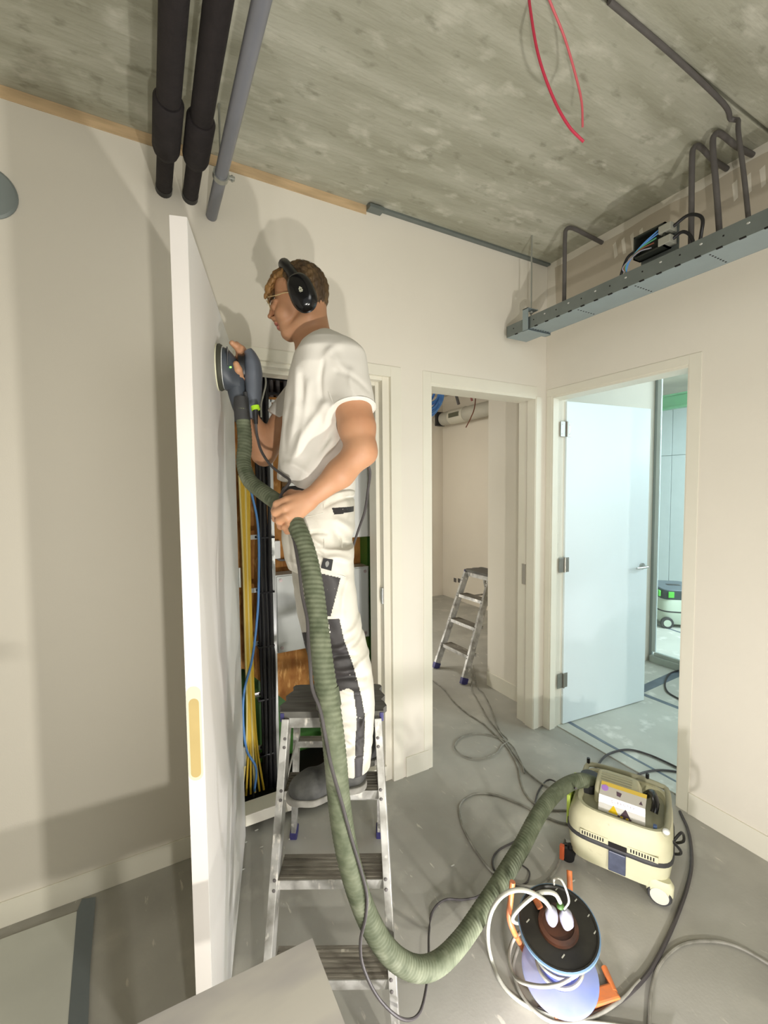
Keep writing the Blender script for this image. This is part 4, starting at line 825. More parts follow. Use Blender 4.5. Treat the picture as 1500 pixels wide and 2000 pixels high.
        for a in range(8):
            for b in range(a+1, 8):
                ca, cb = np.array(cor[a]), np.array(cor[b])
                if abs(ca-cb).sum() != 1: continue
                va, vb_ = val[:, a], val[:, b]; m = (va < 0) != (vb_ < 0)
                t = va[m]/(va[m]-vb_[m]); acc[m] += ca+t[:, None]*(cb-ca); n_[m] += 1
        V = s.lo+s.h*(C_+acc/n_[:, None]); faces = []
        for ax in range(3):
            o = [0, 0, 0]; o[ax] = 1
            A_ = sg[:nx-o[0], :ny-o[1], :nz-o[2]]; B_ = sg[o[0]:, o[1]:, o[2]:]
            E = np.argwhere(A_ != B_); u, v = [(1, 2), (2, 0), (0, 1)][ax]
            ok = (E[:, u] > 0) & (E[:, v] > 0) & (E[:, u] < f.shape[u]-1) & (E[:, v] < f.shape[v]-1); E = E[ok]
            def g(du, dv): Q = E.copy(); Q[:, u] -= du; Q[:, v] -= dv; return idx[Q[:, 0], Q[:, 1], Q[:, 2]]
            q = np.stack([g(1, 1), g(0, 1), g(0, 0), g(1, 0)], 1); ins = sg[E[:, 0], E[:, 1], E[:, 2]]
            q[~ins] = q[~ins][:, ::-1]; faces.append(q)
        Fq = np.vstack(faces)
        for _ in range(2):      # light smoothing to hide the grid
            S2 = np.zeros_like(V); c2 = np.zeros(len(V))
            for a, b in ((0, 1), (1, 2), (2, 3), (3, 0)):
                np.add.at(S2, Fq[:, a], V[Fq[:, b]]); np.add.at(c2, Fq[:, a], 1)
                np.add.at(S2, Fq[:, b], V[Fq[:, a]]); np.add.at(c2, Fq[:, b], 1)
            V = V*.5+.5*S2/np.maximum(c2, 1)[:, None]
        W = to_world(V); me = bpy.data.meshes.new(name)
        me.vertices.add(len(W)); me.vertices.foreach_set('co', W.ravel()); me.loops.add(Fq.size); me.loops.foreach_set('vertex_index', Fq.ravel().astype(np.int32))
        me.polygons.add(len(Fq)); me.polygons.foreach_set('loop_start', np.arange(0, Fq.size, 4, dtype=np.int32))
        me.update(calc_edges=True); me.validate()
        s.W = W; s.Fq = Fq; s.V = V
        return me
def proj(W):
    v = W-CAM; z = v@_F; return 750+FPX*(v@_R)/z, 1000-FPX*(v@_U)/z
def inpoly(x, y, P):
    r = np.zeros(len(x), bool); n = len(P)
    for i in range(n):
        x1, y1 = P[i]; x2, y2 = P[(i+1) % n]
        if y1 == y2: continue
        m = ((y1 > y) != (y2 > y)) & (x < (x2-x1)*(y-y1)/(y2-y1)+x1); r ^= m
    return r
foot = on(650, 1545, 2, .66)
per = empty('person', (foot[0], foot[1], .66), 0, 'person in white t-shirt and off-white work trousers with black ear muffs sanding a door', 'person')
ip = inv_of(per)
def attach(me, name, m, smooth=True):
    o = link(name, me, m, per, smooth); o.matrix_parent_inverse = ip; return o
D0 = 1.47
# ---- skin: head, neck, arms, hands as one surface
lo = np.minimum(Lp(425, 1045, 1.2), Lp(430, 1045, 1.2))-.01; hi = Lp(760, 500, 1.62)+.02
lo[1] = 1.10; hi[1] = 1.70; lo[0] = Lp(438, 700, 1.5)[0]-.03; lo[2] = 1.52; hi[2] = 2.44
b = SDF(lo, hi, .0029)
m_ = 1.47/FPX
def H(px, py, w=0.): q = Lp(px, py, D0-min(abs(w), .13)); q[1] = Lp(px, py, D0)[1]+w; return q
b.ell(H(586, 564), (.084, .072, .080), .01)                                   # skull
b.ell(H(600, 572), (.064, .072, .072), .02)
b.ell(H(567, 604), (.050, .056, .072), .03, tilt=-.30)                        # face mass
for s_ in (-1, 1):
    b.cone(H(601, 618, s_*.050), H(562, 650, s_*.020), .020, .016, .02)       # jaw
    b.ell(H(553, 612, s_*.040), (.024, .018, .022), .02)                      # cheekbone
    b.ell(H(532, 597, s_*.032), (.017, .016, .011), .008, 's')                # eye socket
    b.ell(H(536, 600, s_*.031), (.0135, .0125, .0125), .003)                    # eyeball
    b.cone(H(533, 590, s_*.012), H(538, 587, s_*.044), .007, .006, .008)      # brow
    b.cone(H(532, 621, s_*.010), H(536, 621, s_*.014), .0062, .0058, .004); b.ell(H(532, 624.5, s_*.008), (.0035, .0025, .0022), .002, 's')      # nostril wing
    b.ell(H(606, 590, s_*.074), (.017, .008, .028), .006, tilt=-.3)           # ear
b.ell(H(564, 645), (.028, .034, .024), .02, tilt=-.4)
b.ell(H(559, 654), (.013, .018, .012), .012)                                  # chin
b.cone(H(532, 594), H(530, 614), .0065, .0085, .006)                          # nose ridge
b.ell(H(528, 618), (.0100, .0100, .0080), .005)
b.cone(H(540, 628), H(542, 633), .008, .008, .006)
b.ell(H(540, 633), (.0080, .020, .0055), .003, tilt=-.3)                      # upper lip
b.ell(H(545, 641.5), (.0080, .018, .0060), .003, tilt=-.3)
b.ell(H(547, 649), (.006, .018, .003), .006, 's')
b.ell(H(540, 637.6), (.010, .022, .0012), .002, 's', tilt=.35)                # mouth line
b.cone(H(608, 612), H(619, 690), .051, .056, .03)                             # neck
b.cone(H(598, 650), H(612, 700), .036, .05, .03)
b.cone(H(625, 690), H(640, 760), .07, .10, .03)                               # hidden torso core
b.cone(Lp(645, 740, 1.38), Lp(645, 740, 1.56), .06, .06, .04)
# near (left) arm
sh = Lp(686, 742, 1.335); el = Lp(705, 880, 1.26); wr = Lp(604, 976, 1.235)
b.cone(sh, Lp(690, 800, 1.29), .044, .050, .03); b.cone(Lp(690, 800, 1.29), Lp(697, 835, 1.28), .050, .052, .02); b.cone(Lp(697, 835, 1.28), el, .052, .042, .02)
b.cone(Lp(712, 882, 1.265), Lp(716, 888, 1.262), .030, .022, .02)
b.cone(el, Lp(664, 925, 1.245), .043, .039, .02); b.cone(Lp(664, 925, 1.245), wr, .039, .025, .02)
# near hand: fist on the hose
def ch(P, R_, k=.006):
    for i in range(len(P)-1): b.cone(P[i], P[i+1], R_[i], R_[i+1], k)
kn = [Lp(560, 977, 1.215), Lp(556, 993, 1.200), Lp(560, 1009, 1.197), Lp(567, 1023, 1.20)]
for i, kq in enumerate(kn):
    b.cone(wr+np.array([0, -.004, (.012-.008*i)]), kq, .019, .0118, .010)
pr = [(Lp(541, 985, 1.215), Lp(536, 998, 1.255), Lp(550, 1005, 1.285)), (Lp(538, 1001, 1.210), Lp(538, 1013, 1.25), Lp(555, 1017, 1.28)), (Lp(545, 1017, 1.208), Lp(548, 1028, 1.245), Lp(563, 1028, 1.275)), (Lp(556, 1030, 1.212), Lp(561, 1038, 1.24), Lp(573, 1038, 1.265))]
for kq, (p1, p2, p3), r_ in zip(kn, pr, (.0112, .0115, .0108, .0095)): ch([kq, p1, p2, p3], [r_*1.08, r_, r_*.92, r_*.85], .004)
b.cone(wr, Lp(585, 968, 1.25), .018, .014, .012); ch([Lp(585, 968, 1.25), Lp(568, 964, 1.275), Lp(553, 972, 1.295)], [.015, .0125, .0105], .006)
# far (right) arm
fe = Lp(516, 884, 1.58); fw = Lp(479, 790, 1.53)
b.cone(Lp(615, 745, 1.60), Lp(552, 828, 1.60), .050, .044, .03); b.cone(Lp(552, 828, 1.60), fe, .046, .040, .02)
b.cone(Lp(512, 892, 1.58), Lp(515, 897, 1.58), .028, .022, .02)
b.cone(fe, Lp(498, 842, 1.56), .041, .038, .02); b.cone(Lp(498, 842, 1.56), fw, .036, .026, .02)
b.cone(fw, Lp(470, 740, 1.515), .024, .026, .015); b.cone(Lp(470, 745, 1.515), Lp(464, 708, 1.51), .027, .022, .012)
fk = [Lp(460, 712, 1.50), Lp(463, 703, 1.515), Lp(468, 695, 1.53)]
ch([Lp(464, 712, 1.50), Lp(468, 688, 1.48), Lp(461, 676, 1.455), Lp(453, 670, 1.44)], [.0115, .011, .0102, .0092], .005)
ch([Lp(466, 715, 1.51), Lp(474, 694, 1.50), Lp(470, 680, 1.475), Lp(462, 672, 1.46)], [.0115, .011, .0102, .0092], .005)
ch([Lp(470, 722, 1.52), Lp(481, 704, 1.52), Lp(480, 690, 1.50), Lp(474, 680, 1.485)], [.0112, .0105, .0098, .009], .005)
ch([Lp(476, 735, 1.52), Lp(486, 722, 1.52), Lp(487, 708, 1.505)], [.0105, .0098, .009], .005)
ch([Lp(474, 758, 1.51), Lp(471, 740, 1.475), Lp(465, 722, 1.435), Lp(461, 711, 1.428)], [.014, .013, .0125, .0105], .006)
me = b.mesh('skin'); X_, Y_ = proj(b.W[b.Fq].mean(1))
mi = np.zeros(len(b.Fq), np.int32); mi[inpoly(X_, Y_, [(530, 630), (541, 630), (545, 634), (547, 642), (540, 647), (530, 642)])] = 1
me.polygons.foreach_set('material_index', mi)
attach(me, 'body', [skinm, lipm])
# eyes: small dark irises on the eyeballs
for s_ in (-1, 1):
    c_ = H(531.5, 600, s_*.030); W_ = to_world(c_[None])[0]
    MB().ball(W_, (.006, .006, .006)).build('iris', mat('eye_dark', srgb(60, 50, 44), .2) if 'eye_dark' not in MATS else MATS['eye_dark'], per, True, inv=ip)
# ---- hair
lo = H(500, 660, 0); hi = H(655, 500, 0); lo[1] -= .11; hi[1] += .11
g = SDF(lo, hi, .0026)
g.ell(H(588, 563), (.089, .077, .083), .01); g.ell(H(602, 578), (.063, .076, .086), .02); g.cone(H(590, 553), H(548, 556), .056, .034, .02)
g.cone(H(545, 545, -.03), H(525, 566, -.02), .026, .012, .015); g.cone(H(545, 545, .03), H(525, 566, .02), .026, .012, .015); g.cone(H(530, 556, -.015), H(518, 582, -.02), .014, .005, .01); g.cone(H(530, 556, .015), H(518, 580, .02), .014, .005, .01)
# carve away the face, cheeks and neck (hairline)
g.cutplane(H(600, 628), (.15, 0, -1), H(585, 700, -.12), H(670, 640, .12))
cut_lo = H(480, 690, -.12); cut_hi = H(640, 500, .12)
P1 = [(H(q_[0], q_[1], -.05)) for q_ in ((500, 590), (519, 586), (523, 572), (525, 556), (540, 543), (556, 545), (566, 560), (575, 590), (600, 600), (616, 598), (622, 609), (636, 612), (640, 700), (480, 700), (480, 592))]
UX, UZ = np.meshgrid(g.ax[0], g.ax[2], indexing='ij')
msk = inpoly(UX.ravel(), UZ.ravel(), [(p[0], p[2]) for p in P1]).reshape(UX.shape)
# smooth distance-like value from the mask so the hairline stays soft
mf = msk.astype(np.float32)
for _ in range(5): mf = (mf+np.roll(mf, 1, 0)+np.roll(mf, -1, 0)+np.roll(mf, 1, 1)+np.roll(mf, -1, 1))/5
g.f = np.maximum(g.f, ((mf-.5)*.016)[:, None, :])
rs = np.random.RandomState(4)
def hairn(X, Y, Z): return .0016*np.sin(X*420+Z*160+3*np.sin(Y*60))*np.sin(Y*300+X*90)+.0012*np.sin(Y*520+Z*60)+.0012*np.sin(X*190-Z*250+Y*70)
g.disp(hairn)
me = g.mesh('hair'); X_, Y_ = proj(g.W[g.Fq].mean(1)); mi = (X_ < 552).astype(np.int32); me.polygons.foreach_set('material_index', mi)
hair = attach(me, 'hair', [hairm, hairf])
# loose strands over the hair surface
V_ = g.V; rs = np.random.RandomState(9); ctr = H(588, 566); sel = rs.choice(len(V_), 2600)
st = bmesh.new()
for i in sel:
    p = V_[i]; n = p-ctr; n /= np.linalg.norm(n)
    frt = p[0] < H(545, 560)[0]
    dr = np.array([-.55, rs.uniform(-.3, .3), -.7]) if frt else np.array([.5 if p[2] > H(0, 560)[2] else .1, rs.uniform(-.3, .3), -.6])
    dr = dr-n*(dr@n); dr /= np.linalg.norm(dr)+1e-9; L_ = rs.uniform(.008, .016)
    p0 = p-n*.001; p1 = p0+dr*L_*.6+n*.0022; p2 = p0+dr*L_+n*.0030
    sd = np.cross(dr, n)*.0006; Q = to_world(np.array([p0-sd, p0+sd, p1+sd*.7, p1-sd*.7, p2]))
    v = [st.verts.new(q_) for q_ in Q]; st.faces.new(v[:4]); st.faces.new((v[3], v[2], v[4]))
me = bpy.data.meshes.new('hair_strands'); st.to_mesh(me); st.free()
hs_ = link('hair_strands', me, hairm, hair); hs_['kind'] = 'stuff'
# ---- t-shirt
lo = Lp(525, 985, 1.3); hi = Lp(745, 640, 1.75); lo[1] = 1.18; hi[1] = 1.76; lo[0] = Lp(520, 900, 1.6)[0]-.02
t = SDF(lo, hi, .0034)
def sec(py, xf, xb, rw, w0=0., d=D0):
    a = Lp(xf, py, d); c = Lp(xb, py, d); return (a[2], (a[0]+c[0])/2, d+w0, (c[0]-a[0])/2, rw)
t.secs([sec(662, 622, 660, .07), sec(675, 608, 680, .12), sec(692, 594, 692, .165), sec(712, 583, 704, .19), sec(740, 574, 710, .195), sec(775, 565, 710, .185), sec(820, 560, 702, .178), sec(870, 554, 694, .172), sec(915, 549, 692, .170), sec(950, 546, 694, .170), sec(972, 545, 692, .172)], .02, 2.3)
# sleeves
sa = Lp(676, 706, 1.335); sb = Lp(690, 800, 1.285)
t.cone(sa, sb, .062, .066, .045, cut=(None, .0)); 
fa = Lp(612, 738, 1.62); fb = Lp(549, 822, 1.61)
t.cone(fa, fb, .058, .060, .04, cut=(None, .0))
# neckline: open around the neck
nl = H(615, 676); nx = np.array([-.045, 0, .05])
t.cone(nl+np.array([.006, 0, -.002]), nl+np.array([-.03, 0, .09]), .060, .072, .006, 's')
t.cutplane(H(618, 668), (-.55, 0, .83), H(560, 700, -.09), H(650, 600, .09))
# hem cut: lower at the front
t.cutplane(H(600, 951), (-.30, 0, -1), H(500, 1000, -.3), H(760, 900, .3))
def creases(S_, L_, d=1.34):      # soft ridges / valleys along lines given in the side view
    X = S_.ax[0][:, None]; Z = S_.ax[2][None, :]; D = np.zeros((len(S_.ax[0]), len(S_.ax[2])), np.float32)
    for x1, y1, x2, y2, wd, am in L_:
        am *= 1.5 if S_ is not t else 1.15; wd *= .85 if S_ is not t else 1.
        a = Lp(x1, y1, d); c = Lp(x2, y2, d); ux, uz = c[0]-a[0], c[2]-a[2]; l2 = ux*ux+uz*uz
        tt = ((X-a[0])*ux+(Z-a[2])*uz)/l2; tc_ = np.clip(tt, 0, 1); cv = 14/FPX*d*np.sin(tc_*3.1)*(.35 if (x1+y1) % 2 else -.35)
        nx_, nz_ = -uz/math.sqrt(l2), ux/math.sqrt(l2)
        dd = np.abs((X-a[0]-tc_*ux)*nx_+(Z-a[2]-tc_*uz)*nz_-cv); en = np.maximum(np.abs(tt-tc_)*math.sqrt(l2), 0)
        D += am*np.exp(-(dd*dd+en*en)/(wd*wd))*(.35+.65*np.sin(np.pi*np.clip(tc_*.9+.08, 0, 1)))
    S_.f -= D[:, None, :]; return S_
creases(t, [(585, 730, 574, 860, .012, .006), (598, 745, 590, 850, .009, -.004), (610, 760, 590, 900, .012, .005), (640, 800, 575, 905, .013, .007), (655, 830, 600, 930, .010, -.006), (672, 850, 590, 945, .013, .008), (684, 880, 620, 938, .010, -.005),
            (560, 905, 610, 930, .010, .006), (552, 930, 590, 945, .007, -.004), (655, 705, 700, 760, .014, .005), (665, 740, 720, 775, .009, -.004), (690, 740, 700, 790, .009, .004), (668, 690, 640, 720, .012, .003), (570, 790, 560, 880, .010, -.004), (640, 720, 636, 790, .007, -.004), (625, 780, 660, 880, .02, .004)])
def folds(X, Y, Z): return .0010*np.sin(60*(X*.7+Z*.6)+5*Y+2*np.sin(30*Z))*np.sin(38*(Z-X)+9*Y)
t.disp(folds)
me = t.mesh('t_shirt'); shirt = attach(me, 't_shirt', shirtm)
# sleeve cuffs and seam as raised piping
def ringpts(a, b_, r, off=0., n=26, sq=1.):
    d = (b_-a)/np.linalg.norm(b_-a); x = np.cross(d, [0, 1, 0.1]); x /= np.linalg.norm(x); y = np.cross(d, x)
    return to_world(np.array([b_+d*off+r*(math.cos(q_)*x+math.sin(q_)*y) for q_ in np.linspace(0, 2*math.pi, n)]))
nb = nl+np.array([.004, 0, .0]); cr = MB().tube(list(ringpts(nb-nx, nb, .0615, .0)), .0032, n=6).build('collar', shirtm, None, True); cr.parent = shirt; cr.matrix_parent_inverse = Matrix()
hem = MB().tube(list(ringpts(sa, sb, .0655, -.001)), .0022, n=6).build('sleeve_hem', shirtm, None, True)
hem.parent = shirt; hem.matrix_parent_inverse = Matrix()
me2 = MB().tube([to_world(Lp(*q_)[None])[0] for q_ in ((652, 790, 1.245), (640, 760, 1.262), (633, 730, 1.28), (637, 700, 1.292), (650, 684, 1.305), (668, 673, 1.33))], .0022, n=6).build('shoulder_seam', shirtm, None, True)
me2.parent = shirt; me2.matrix_parent_inverse = Matrix()
# ---- trousers
lo = Lp(540, 1560, 1.35); hi = Lp(745, 940, 1.8); lo[1] = 1.18; hi[1] = 1.74; lo[0] = Lp(535, 1000, 1.5)[0]
p = SDF(lo, hi, .0029)
DN = 1.40
def secn(py, xf, xb, rw, d): a = Lp(xf, py, d); c = Lp(xb, py, d); return (a[2], (a[0]+c[0])/2, d, (c[0]-a[0])/2, rw)
p.secs([secn(950, 556, 690, .150, 1.46), secn(975, 552, 692, .160, 1.46), secn(1010, 553, 693, .170, 1.46), secn(1050, 556, 688, .172, 1.46), secn(1085, 560, 684, .165, 1.46), secn(1105, 566, 682, .15, 1.46)], .03, 2.4)
p.secs([secn(1070, 590, 690, .085, 1.375), secn(1120, 590, 690, .090, 1.375), secn(1200, 596, 699, .088, 1.375), secn(1250, 602, 712, .084, 1.38), secn(1300, 612, 723, .080, 1.38), secn(1350, 626, 730, .078, 1.38), secn(1400, 638, 731, .076, 1.39), secn(1450, 648, 728, .074, 1.40), secn(1490, 655, 724, .072, 1.41), secn(1512, 658, 723, .070, 1.41)], .03, 2.2)
# far leg, slightly ahead, knee near the hose
p.secs([secn(1070, 566, 668, .085, 1.56), secn(1120, 570, 668, .088, 1.56), secn(1200, 579, 672, .085, 1.56), secn(1245, 590, 680, .080, 1.56), secn(1290, 600, 690, .078, 1.565), secn(1340, 618, 700, .072, 1.57), secn(1400, 640, 716, .070, 1.575), secn(1450, 656, 728, .068, 1.58), secn(1480, 664, 732, .066, 1.58)], .03, 2.2)
creases(p, [(690, 960, 640, 975, .007, .005), (692, 972, 636, 990, .007, -.004), (604, 1030, 632, 1060, .008, .004), (600, 1045, 640, 1040, .006, -.004), (660, 1015, 690, 1050, .012, .005), (655, 1035, 684, 1075, .010, -.004), (640, 1085, 683, 1095, .010, .006), (606, 1075, 640, 1085, .008, -.004),
            (684, 1120, 672, 1200, .010, .004), (700, 1215, 676, 1235, .010, .005), (705, 1240, 680, 1262, .008, -.005), (640, 1262, 690, 1250, .012, .007), (640, 1285, 696, 1280, .010, -.007), (645, 1305, 705, 1300, .012, .008), (650, 1325, 712, 1328, .010, -.006), (716, 1290, 690, 1310, .008, .004),
            (660, 1340, 718, 1352, .012, .006), (650, 1385, 690, 1370, .010, -.004), (656, 1400, 692, 1415, .010, .006), (662, 1425, 700, 1418, .010, -.005), (664, 1445, 692, 1465, .012, .007), (668, 1480, 700, 1455, .010, -.005), (664, 1495, 716, 1490, .010, .005), (724, 1400, 706, 1430, .010, .005), (722, 1450, 700, 1470, .010, -.004),
            (570, 1090, 600, 1100, .010, .004), (575, 1150, 600, 1180, .010, .005), (585, 1210, 610, 1225, .010, .004)])
def pf(X, Y, Z): return .0012*np.sin(75*(Z+X*.9)+3*np.sin(24*Z+19*X)+9*Y)*np.sin(50*(X-.4*Z)+12*Y)
p.disp(pf)
me = p.mesh('trousers'); Wc = p.W[p.Fq].mean(1); X_, Y_ = proj(Wc); Vc = p.V[p.Fq].mean(1)
near = Vc[:, 1] < 1.44
PA = [(612, 1116), (665, 1129), (656, 1165), (646, 1203), (618, 1203)]
PB = [(640, 1209), (663, 1209), (672, 1250), (690, 1300), (706, 1360), (713, 1400), (712, 1440), (707, 1520), (692, 1520), (694, 1450), (697, 1400), (690, 1350), (680, 1344), (645, 1358), (605, 1362), (592, 1245), (625, 1243), (645, 1235)]
PC = [(648, 992), (691, 989), (691, 999), (653, 1006)]
PD = [(540, 950), (604, 944), (604, 958), (562, 966), (545, 975)]
mi = np.zeros(len(Wc), np.int32)
for P_ in (PA, PB, PC, PD): mi[near & inpoly(X_, Y_, P_)] = 1
# the far trouser leg has the same knee panel
PF = [(584, 1236), (640, 1230), (640, 1330), (604, 1330)]
mi[(~near) & inpoly(X_, Y_, PF)] = 1
me.polygons.foreach_set('material_index', mi)
tro = attach(me, 'trousers', [pantm, pantd])
def onsurf(S_, px, py, off=.002):      # first surface hit along the sight line
    dd = ray(px, py); ds = np.arange(1.1, 1.7, .002)
    P = CAM+ds[:, None]*dd; Lc = np.stack([P[:, :2]@RH, P[:, :2]@FH, P[:, 2]], 1)
    ii = np.round((Lc-S_.lo)/S_.h).astype(int); ok = ((ii >= 0) & (ii < S_.n)).all(1); v = np.ones(len(ds)); v[ok] = S_.f[ii[ok, 0], ii[ok, 1], ii[ok, 2]]
    k = np.argmax(v < 0); return CAM+(ds[k]-off)*dd
def patch(S_, pts, m, name, r=.0018, parent=None, grid=None):   # raised stitched line following the cloth
    o = MB().tube([onsurf(S_, x, y, .0005) for x, y in pts], r, n=5, step=.006).build(name, m, None, True); o.parent = parent; return o
for pts in ([(598, 1009), (615, 1006), (631, 1002)], [(632, 985), (632, 1040), (634, 1075)], [(640, 1052), (665, 1050), (668, 1070)], [(626, 1076), (655, 1080), (680, 1085)], [(615, 1115), (660, 1122), (682, 1130)], [(618, 1205), (645, 1204), (664, 1207)], [(650, 1008), (672, 1006), (690, 1003)]):
    patch(p, pts, pantm, 'pocket_seam', .0013, tro)
# cloth badge: dark square with a small pale emblem
cn = [onsurf(p, x, y, .003) for x, y in ((632, 1090), (651, 1093), (648, 1114), (627, 1109))]
cn = [V3(c_) for c_ in cn]; cen = sum(cn, Vector())/4; nrm = (cn[1]-cn[0]).cross(cn[3]-cn[0]).normalized()
if nrm.dot(V3(CAM)-cen) < 0: nrm = -nrm
cn = [c_-nrm*(c_-cen).dot(nrm)+nrm*.004 for c_ in cn]
bd = MB().poly(cn, nrm*.002).build('badge', MATS['black_plastic'], None); bd.parent = tro
M = frame(cen+nrm*.0064, (cn[1]-cn[0]), (cn[0]-cn[3])); em = MB()
em.poly([M@Vector((.0045*math.sin(q_)*(1.2-.4*math.cos(q_)), -.009*math.cos(q_), 0)) for q_ in np.linspace(0, 2*math.pi, 13)[:-1]], nrm*.0006); em.ball(M@Vector((0, .0095, 0)), (.0025, .0025, .0015)); e_ = em.build('emblem', mat('emblem_grey', srgb(130, 130, 126), .5), None); e_.parent = bd
# ---- shoes
def shoe(heel, toe, sole_z, name, k):
    heel = np.array(heel); toe = np.array(toe); d = toe-heel; d[2] = 0; L_ = np.linalg.norm(d); d /= L_; s_ = np.array([-d[1], d[0], 0.])
    lo = np.minimum(heel, toe)-.075; hi = np.maximum(heel, toe)+.075; lo[2] = sole_z-.002; hi[2] = sole_z+.16
    q = SDF(lo, hi, .0032)
    P = lambda a, y, z: heel+d*a*L_+s_*y+np.array([0, 0, sole_z+z-heel[2]])
    q.cone(P(.14, 0, .055), P(.40, .002, .055), .038, .036, .02); q.cone(P(.40, .0, .050), P(.72, .004, .040), .038, .044, .03); q.cone(P(.72, .004, .038), P(.86, .004, .034), .045, .038, .03)
    q.cone(P(.16, 0, .07), P(.20, 0, .13), .040, .040, .03); q.cone(P(.34, 0, .08), P(.30, 0, .115), .032, .034, .03); q.cone(P(.45, 0, .066), P(.32, 0, .10), .03, .03, .03)
    q.cutplane(P(.5, 0, .016), (0, 0, -1), lo, hi)
    r = q.mesh('shoe_upper'); o = link('shoe', r, shoem, per, True); o.matrix_parent_inverse = ip
    q2 = SDF(lo, hi, .0032); q2.cone(P(.14, 0, .012), P(.42, 0, .012), .042, .040, .02); q2.cone(P(.42, 0, .012), P(.72, .004, .012), .040, .050, .02); q2.cone(P(.72, .004, .012), P(.88, .004, .012), .051, .042, .02)
    q2.cutplane(P(.5, 0, .024), (0, 0, 1), lo, hi); q2.cutplane(P(.5, 0, .002), (0, 0, -1), lo, hi)
    so = link('sole', q2.mesh('sole'), solem, None, True); so.parent = o
    tc2 = MB().tube([to_world(P(a_, y_, z_)[None])[0] for a_, y_, z_ in ((.66, -.045, .03), (.70, -.03, .068), (.72, 0, .082), (.70, .03, .070), (.66, .047, .03))], .0022, n=6).tube([to_world(P(a_, y_, z_)[None])[0] for a_, y_, z_ in ((.02, -.034, .05), (.25, -.041, .045), (.45, -.041, .055), (.66, -.046, .05))], .0018, n=6).build('toe_seam', MATS['black_plastic'], None, True); tc2.parent = o; tc2['kind'] = 'stuff'
    la = MB()
    for j in range(4):
        a = .36+.07*j; z = .103-.017*j
        la.tube([to_world(P(a, -.026, z-.012)[None])[0], to_world(P(a, 0, z+.008)[None])[0], to_world(P(a+.02, .026, z-.012)[None])[0]], .0028, n=6)
    la.tube([to_world(P(*v)[None])[0] for v in ((.34, -.01, .118), (.38, -.03, .125), (.44, -.045, .10), (.40, -.03, .095))], .003, n=6)
    l_ = la.build('laces', MATS['black_plastic'], None, True); l_.parent = o; l_['kind'] = 'stuff'
hl = on(712, 1532, 2, .664); te = on(566, 1562, 2, .664)
loc = lambda P: np.array([P[:2]@RH, P[:2]@FH, P[2]])
shoe(loc(hl), loc(te), .6615, 'a', 0)
hl2 = loc(hl)+np.array([.035, .13, 0]); te2 = loc(te)+np.array([.11, .20, 0])
shoe(hl2, te2, .6615, 'b', 1)
# ---- ear muffs
mf_ = empty('ear_muffs', (0, 0, 0)); mf_.parent = per; mf_.matrix_parent_inverse = ip
mf_.name = 'ear_muffs'
def EM(px, py, w): return to_world(H(px, py, w)[None])[0]
for s_ in (-1, 1):
    c_ = V3(EM(590, 572, s_*.098)); nv = V3(to_world(np.array([[0, s_, 0.]]))[0]); up = V3(to_world(np.array([[-.34, 0, .9]]))[0])
    z = nv; y = up.normalized(); x = y.cross(z); M = Matrix(((x.x, y.x, z.x, c_.x), (x.y, y.y, z.y, c_.y), (x.z, y.z, z.z, c_.z), (0, 0, 0, 1)))
    cup = MB().loft([(-.022, 0, 0, .036, .050, 2.2), (-.012, 0, 0, .042, .058, 2.2), (-.008, 0, 0, .034, .050, 2.2), (.004, 0, 0, .041, .060, 2.4), (.018, 0, 0, .038, .056, 2.4), (.027, 0, 0, .030, .046, 2.4), (.030, 0, 0, .018, .030, 2.2)], 40, M)
    co = cup.build('ear_cup', blackg if s_ < 0 else blackm, None, True); co.parent = mf_
    if s_ < 0:
        dz_ = MB()
        for (a_, b_) in ((-.003, .001), (.003, .001), (0.0, .005)): dz_.cyl(M@Vector((a_, b_, .029)), M@Vector((a_, b_, .0308)), .0026, n=10)
        e_ = dz_.box((-.006, -.006, .0290), (.006, -.003, .0308), M).box((-.0045, -.009, .0290), (.0045, -.0075, .0308), M).build('cup_emblem', mat('emblem_pale', srgb(176, 176, 156), .5), None); e_.parent = co; e_['kind'] = 'stuff'
bp = [EM(566+10*math.cos(a_)-10, 545-0*a_, 0) for a_ in (0,)]
arc = []
for q_ in np.linspace(-1, 1, 17):
    a_ = q_*math.pi/2; arc.append(EM(562-6*math.cos(a_)+20*abs(math.sin(a_))**2, 562-44*math.cos(a_), .088*math.sin(a_)))
arc = [EM(588, 566, -.112), EM(580, 552, -.110)]+arc[1:-1]+[EM(580, 552, .110), EM(588, 566, .112)]
pad = MB().tube(arc, [.009, .013, .018, .020, .021, .021, .021, .020, .018, .013, .009], n=14, step=.006).build('headband', blackm, None, True); pad.parent = mf_
# ---- glasses
gl = empty('safety_glasses'); gl.parent = per; gl.matrix_parent_inverse = ip
gold = mat('gold_wire', srgb(226, 206, 160), .25, .8)
MB().tube([EM(523, 580, -.052), EM(540, 576, -.068), EM(556, 571, -.074), EM(572, 570, -.078)], .0016, n=8).tube([EM(523, 580, .052), EM(540, 576, .068), EM(572, 570, .078)], .0016, n=8).build('temple', gold, None, True).parent = gl
for s_ in (-1, 1):
    pts = [EM(523-1.5*math.cos(a_)+4*(0.5-.5*math.cos(a_)), 594-13*math.cos(a_), s_*(.031+.024*math.sin(a_))) for a_ in np.linspace(0, 2*math.pi, 21)]
    MB().tube(pts, .0011, n=6, step=.004, caps=False).build('rim', gold, None, True).parent = gl
    P = [V3(q_) for q_ in pts[:-1]]; MB().poly(P, (P[1]-P[0]).cross(P[6]-P[0]).normalized()*.0012).build('lens', glassm, None).parent = gl
MB().tube([EM(522, 588, -.008), EM(520, 587, 0), EM(522, 588, .008)], .0012, n=6).build('bridge', gold, None, True).parent = gl
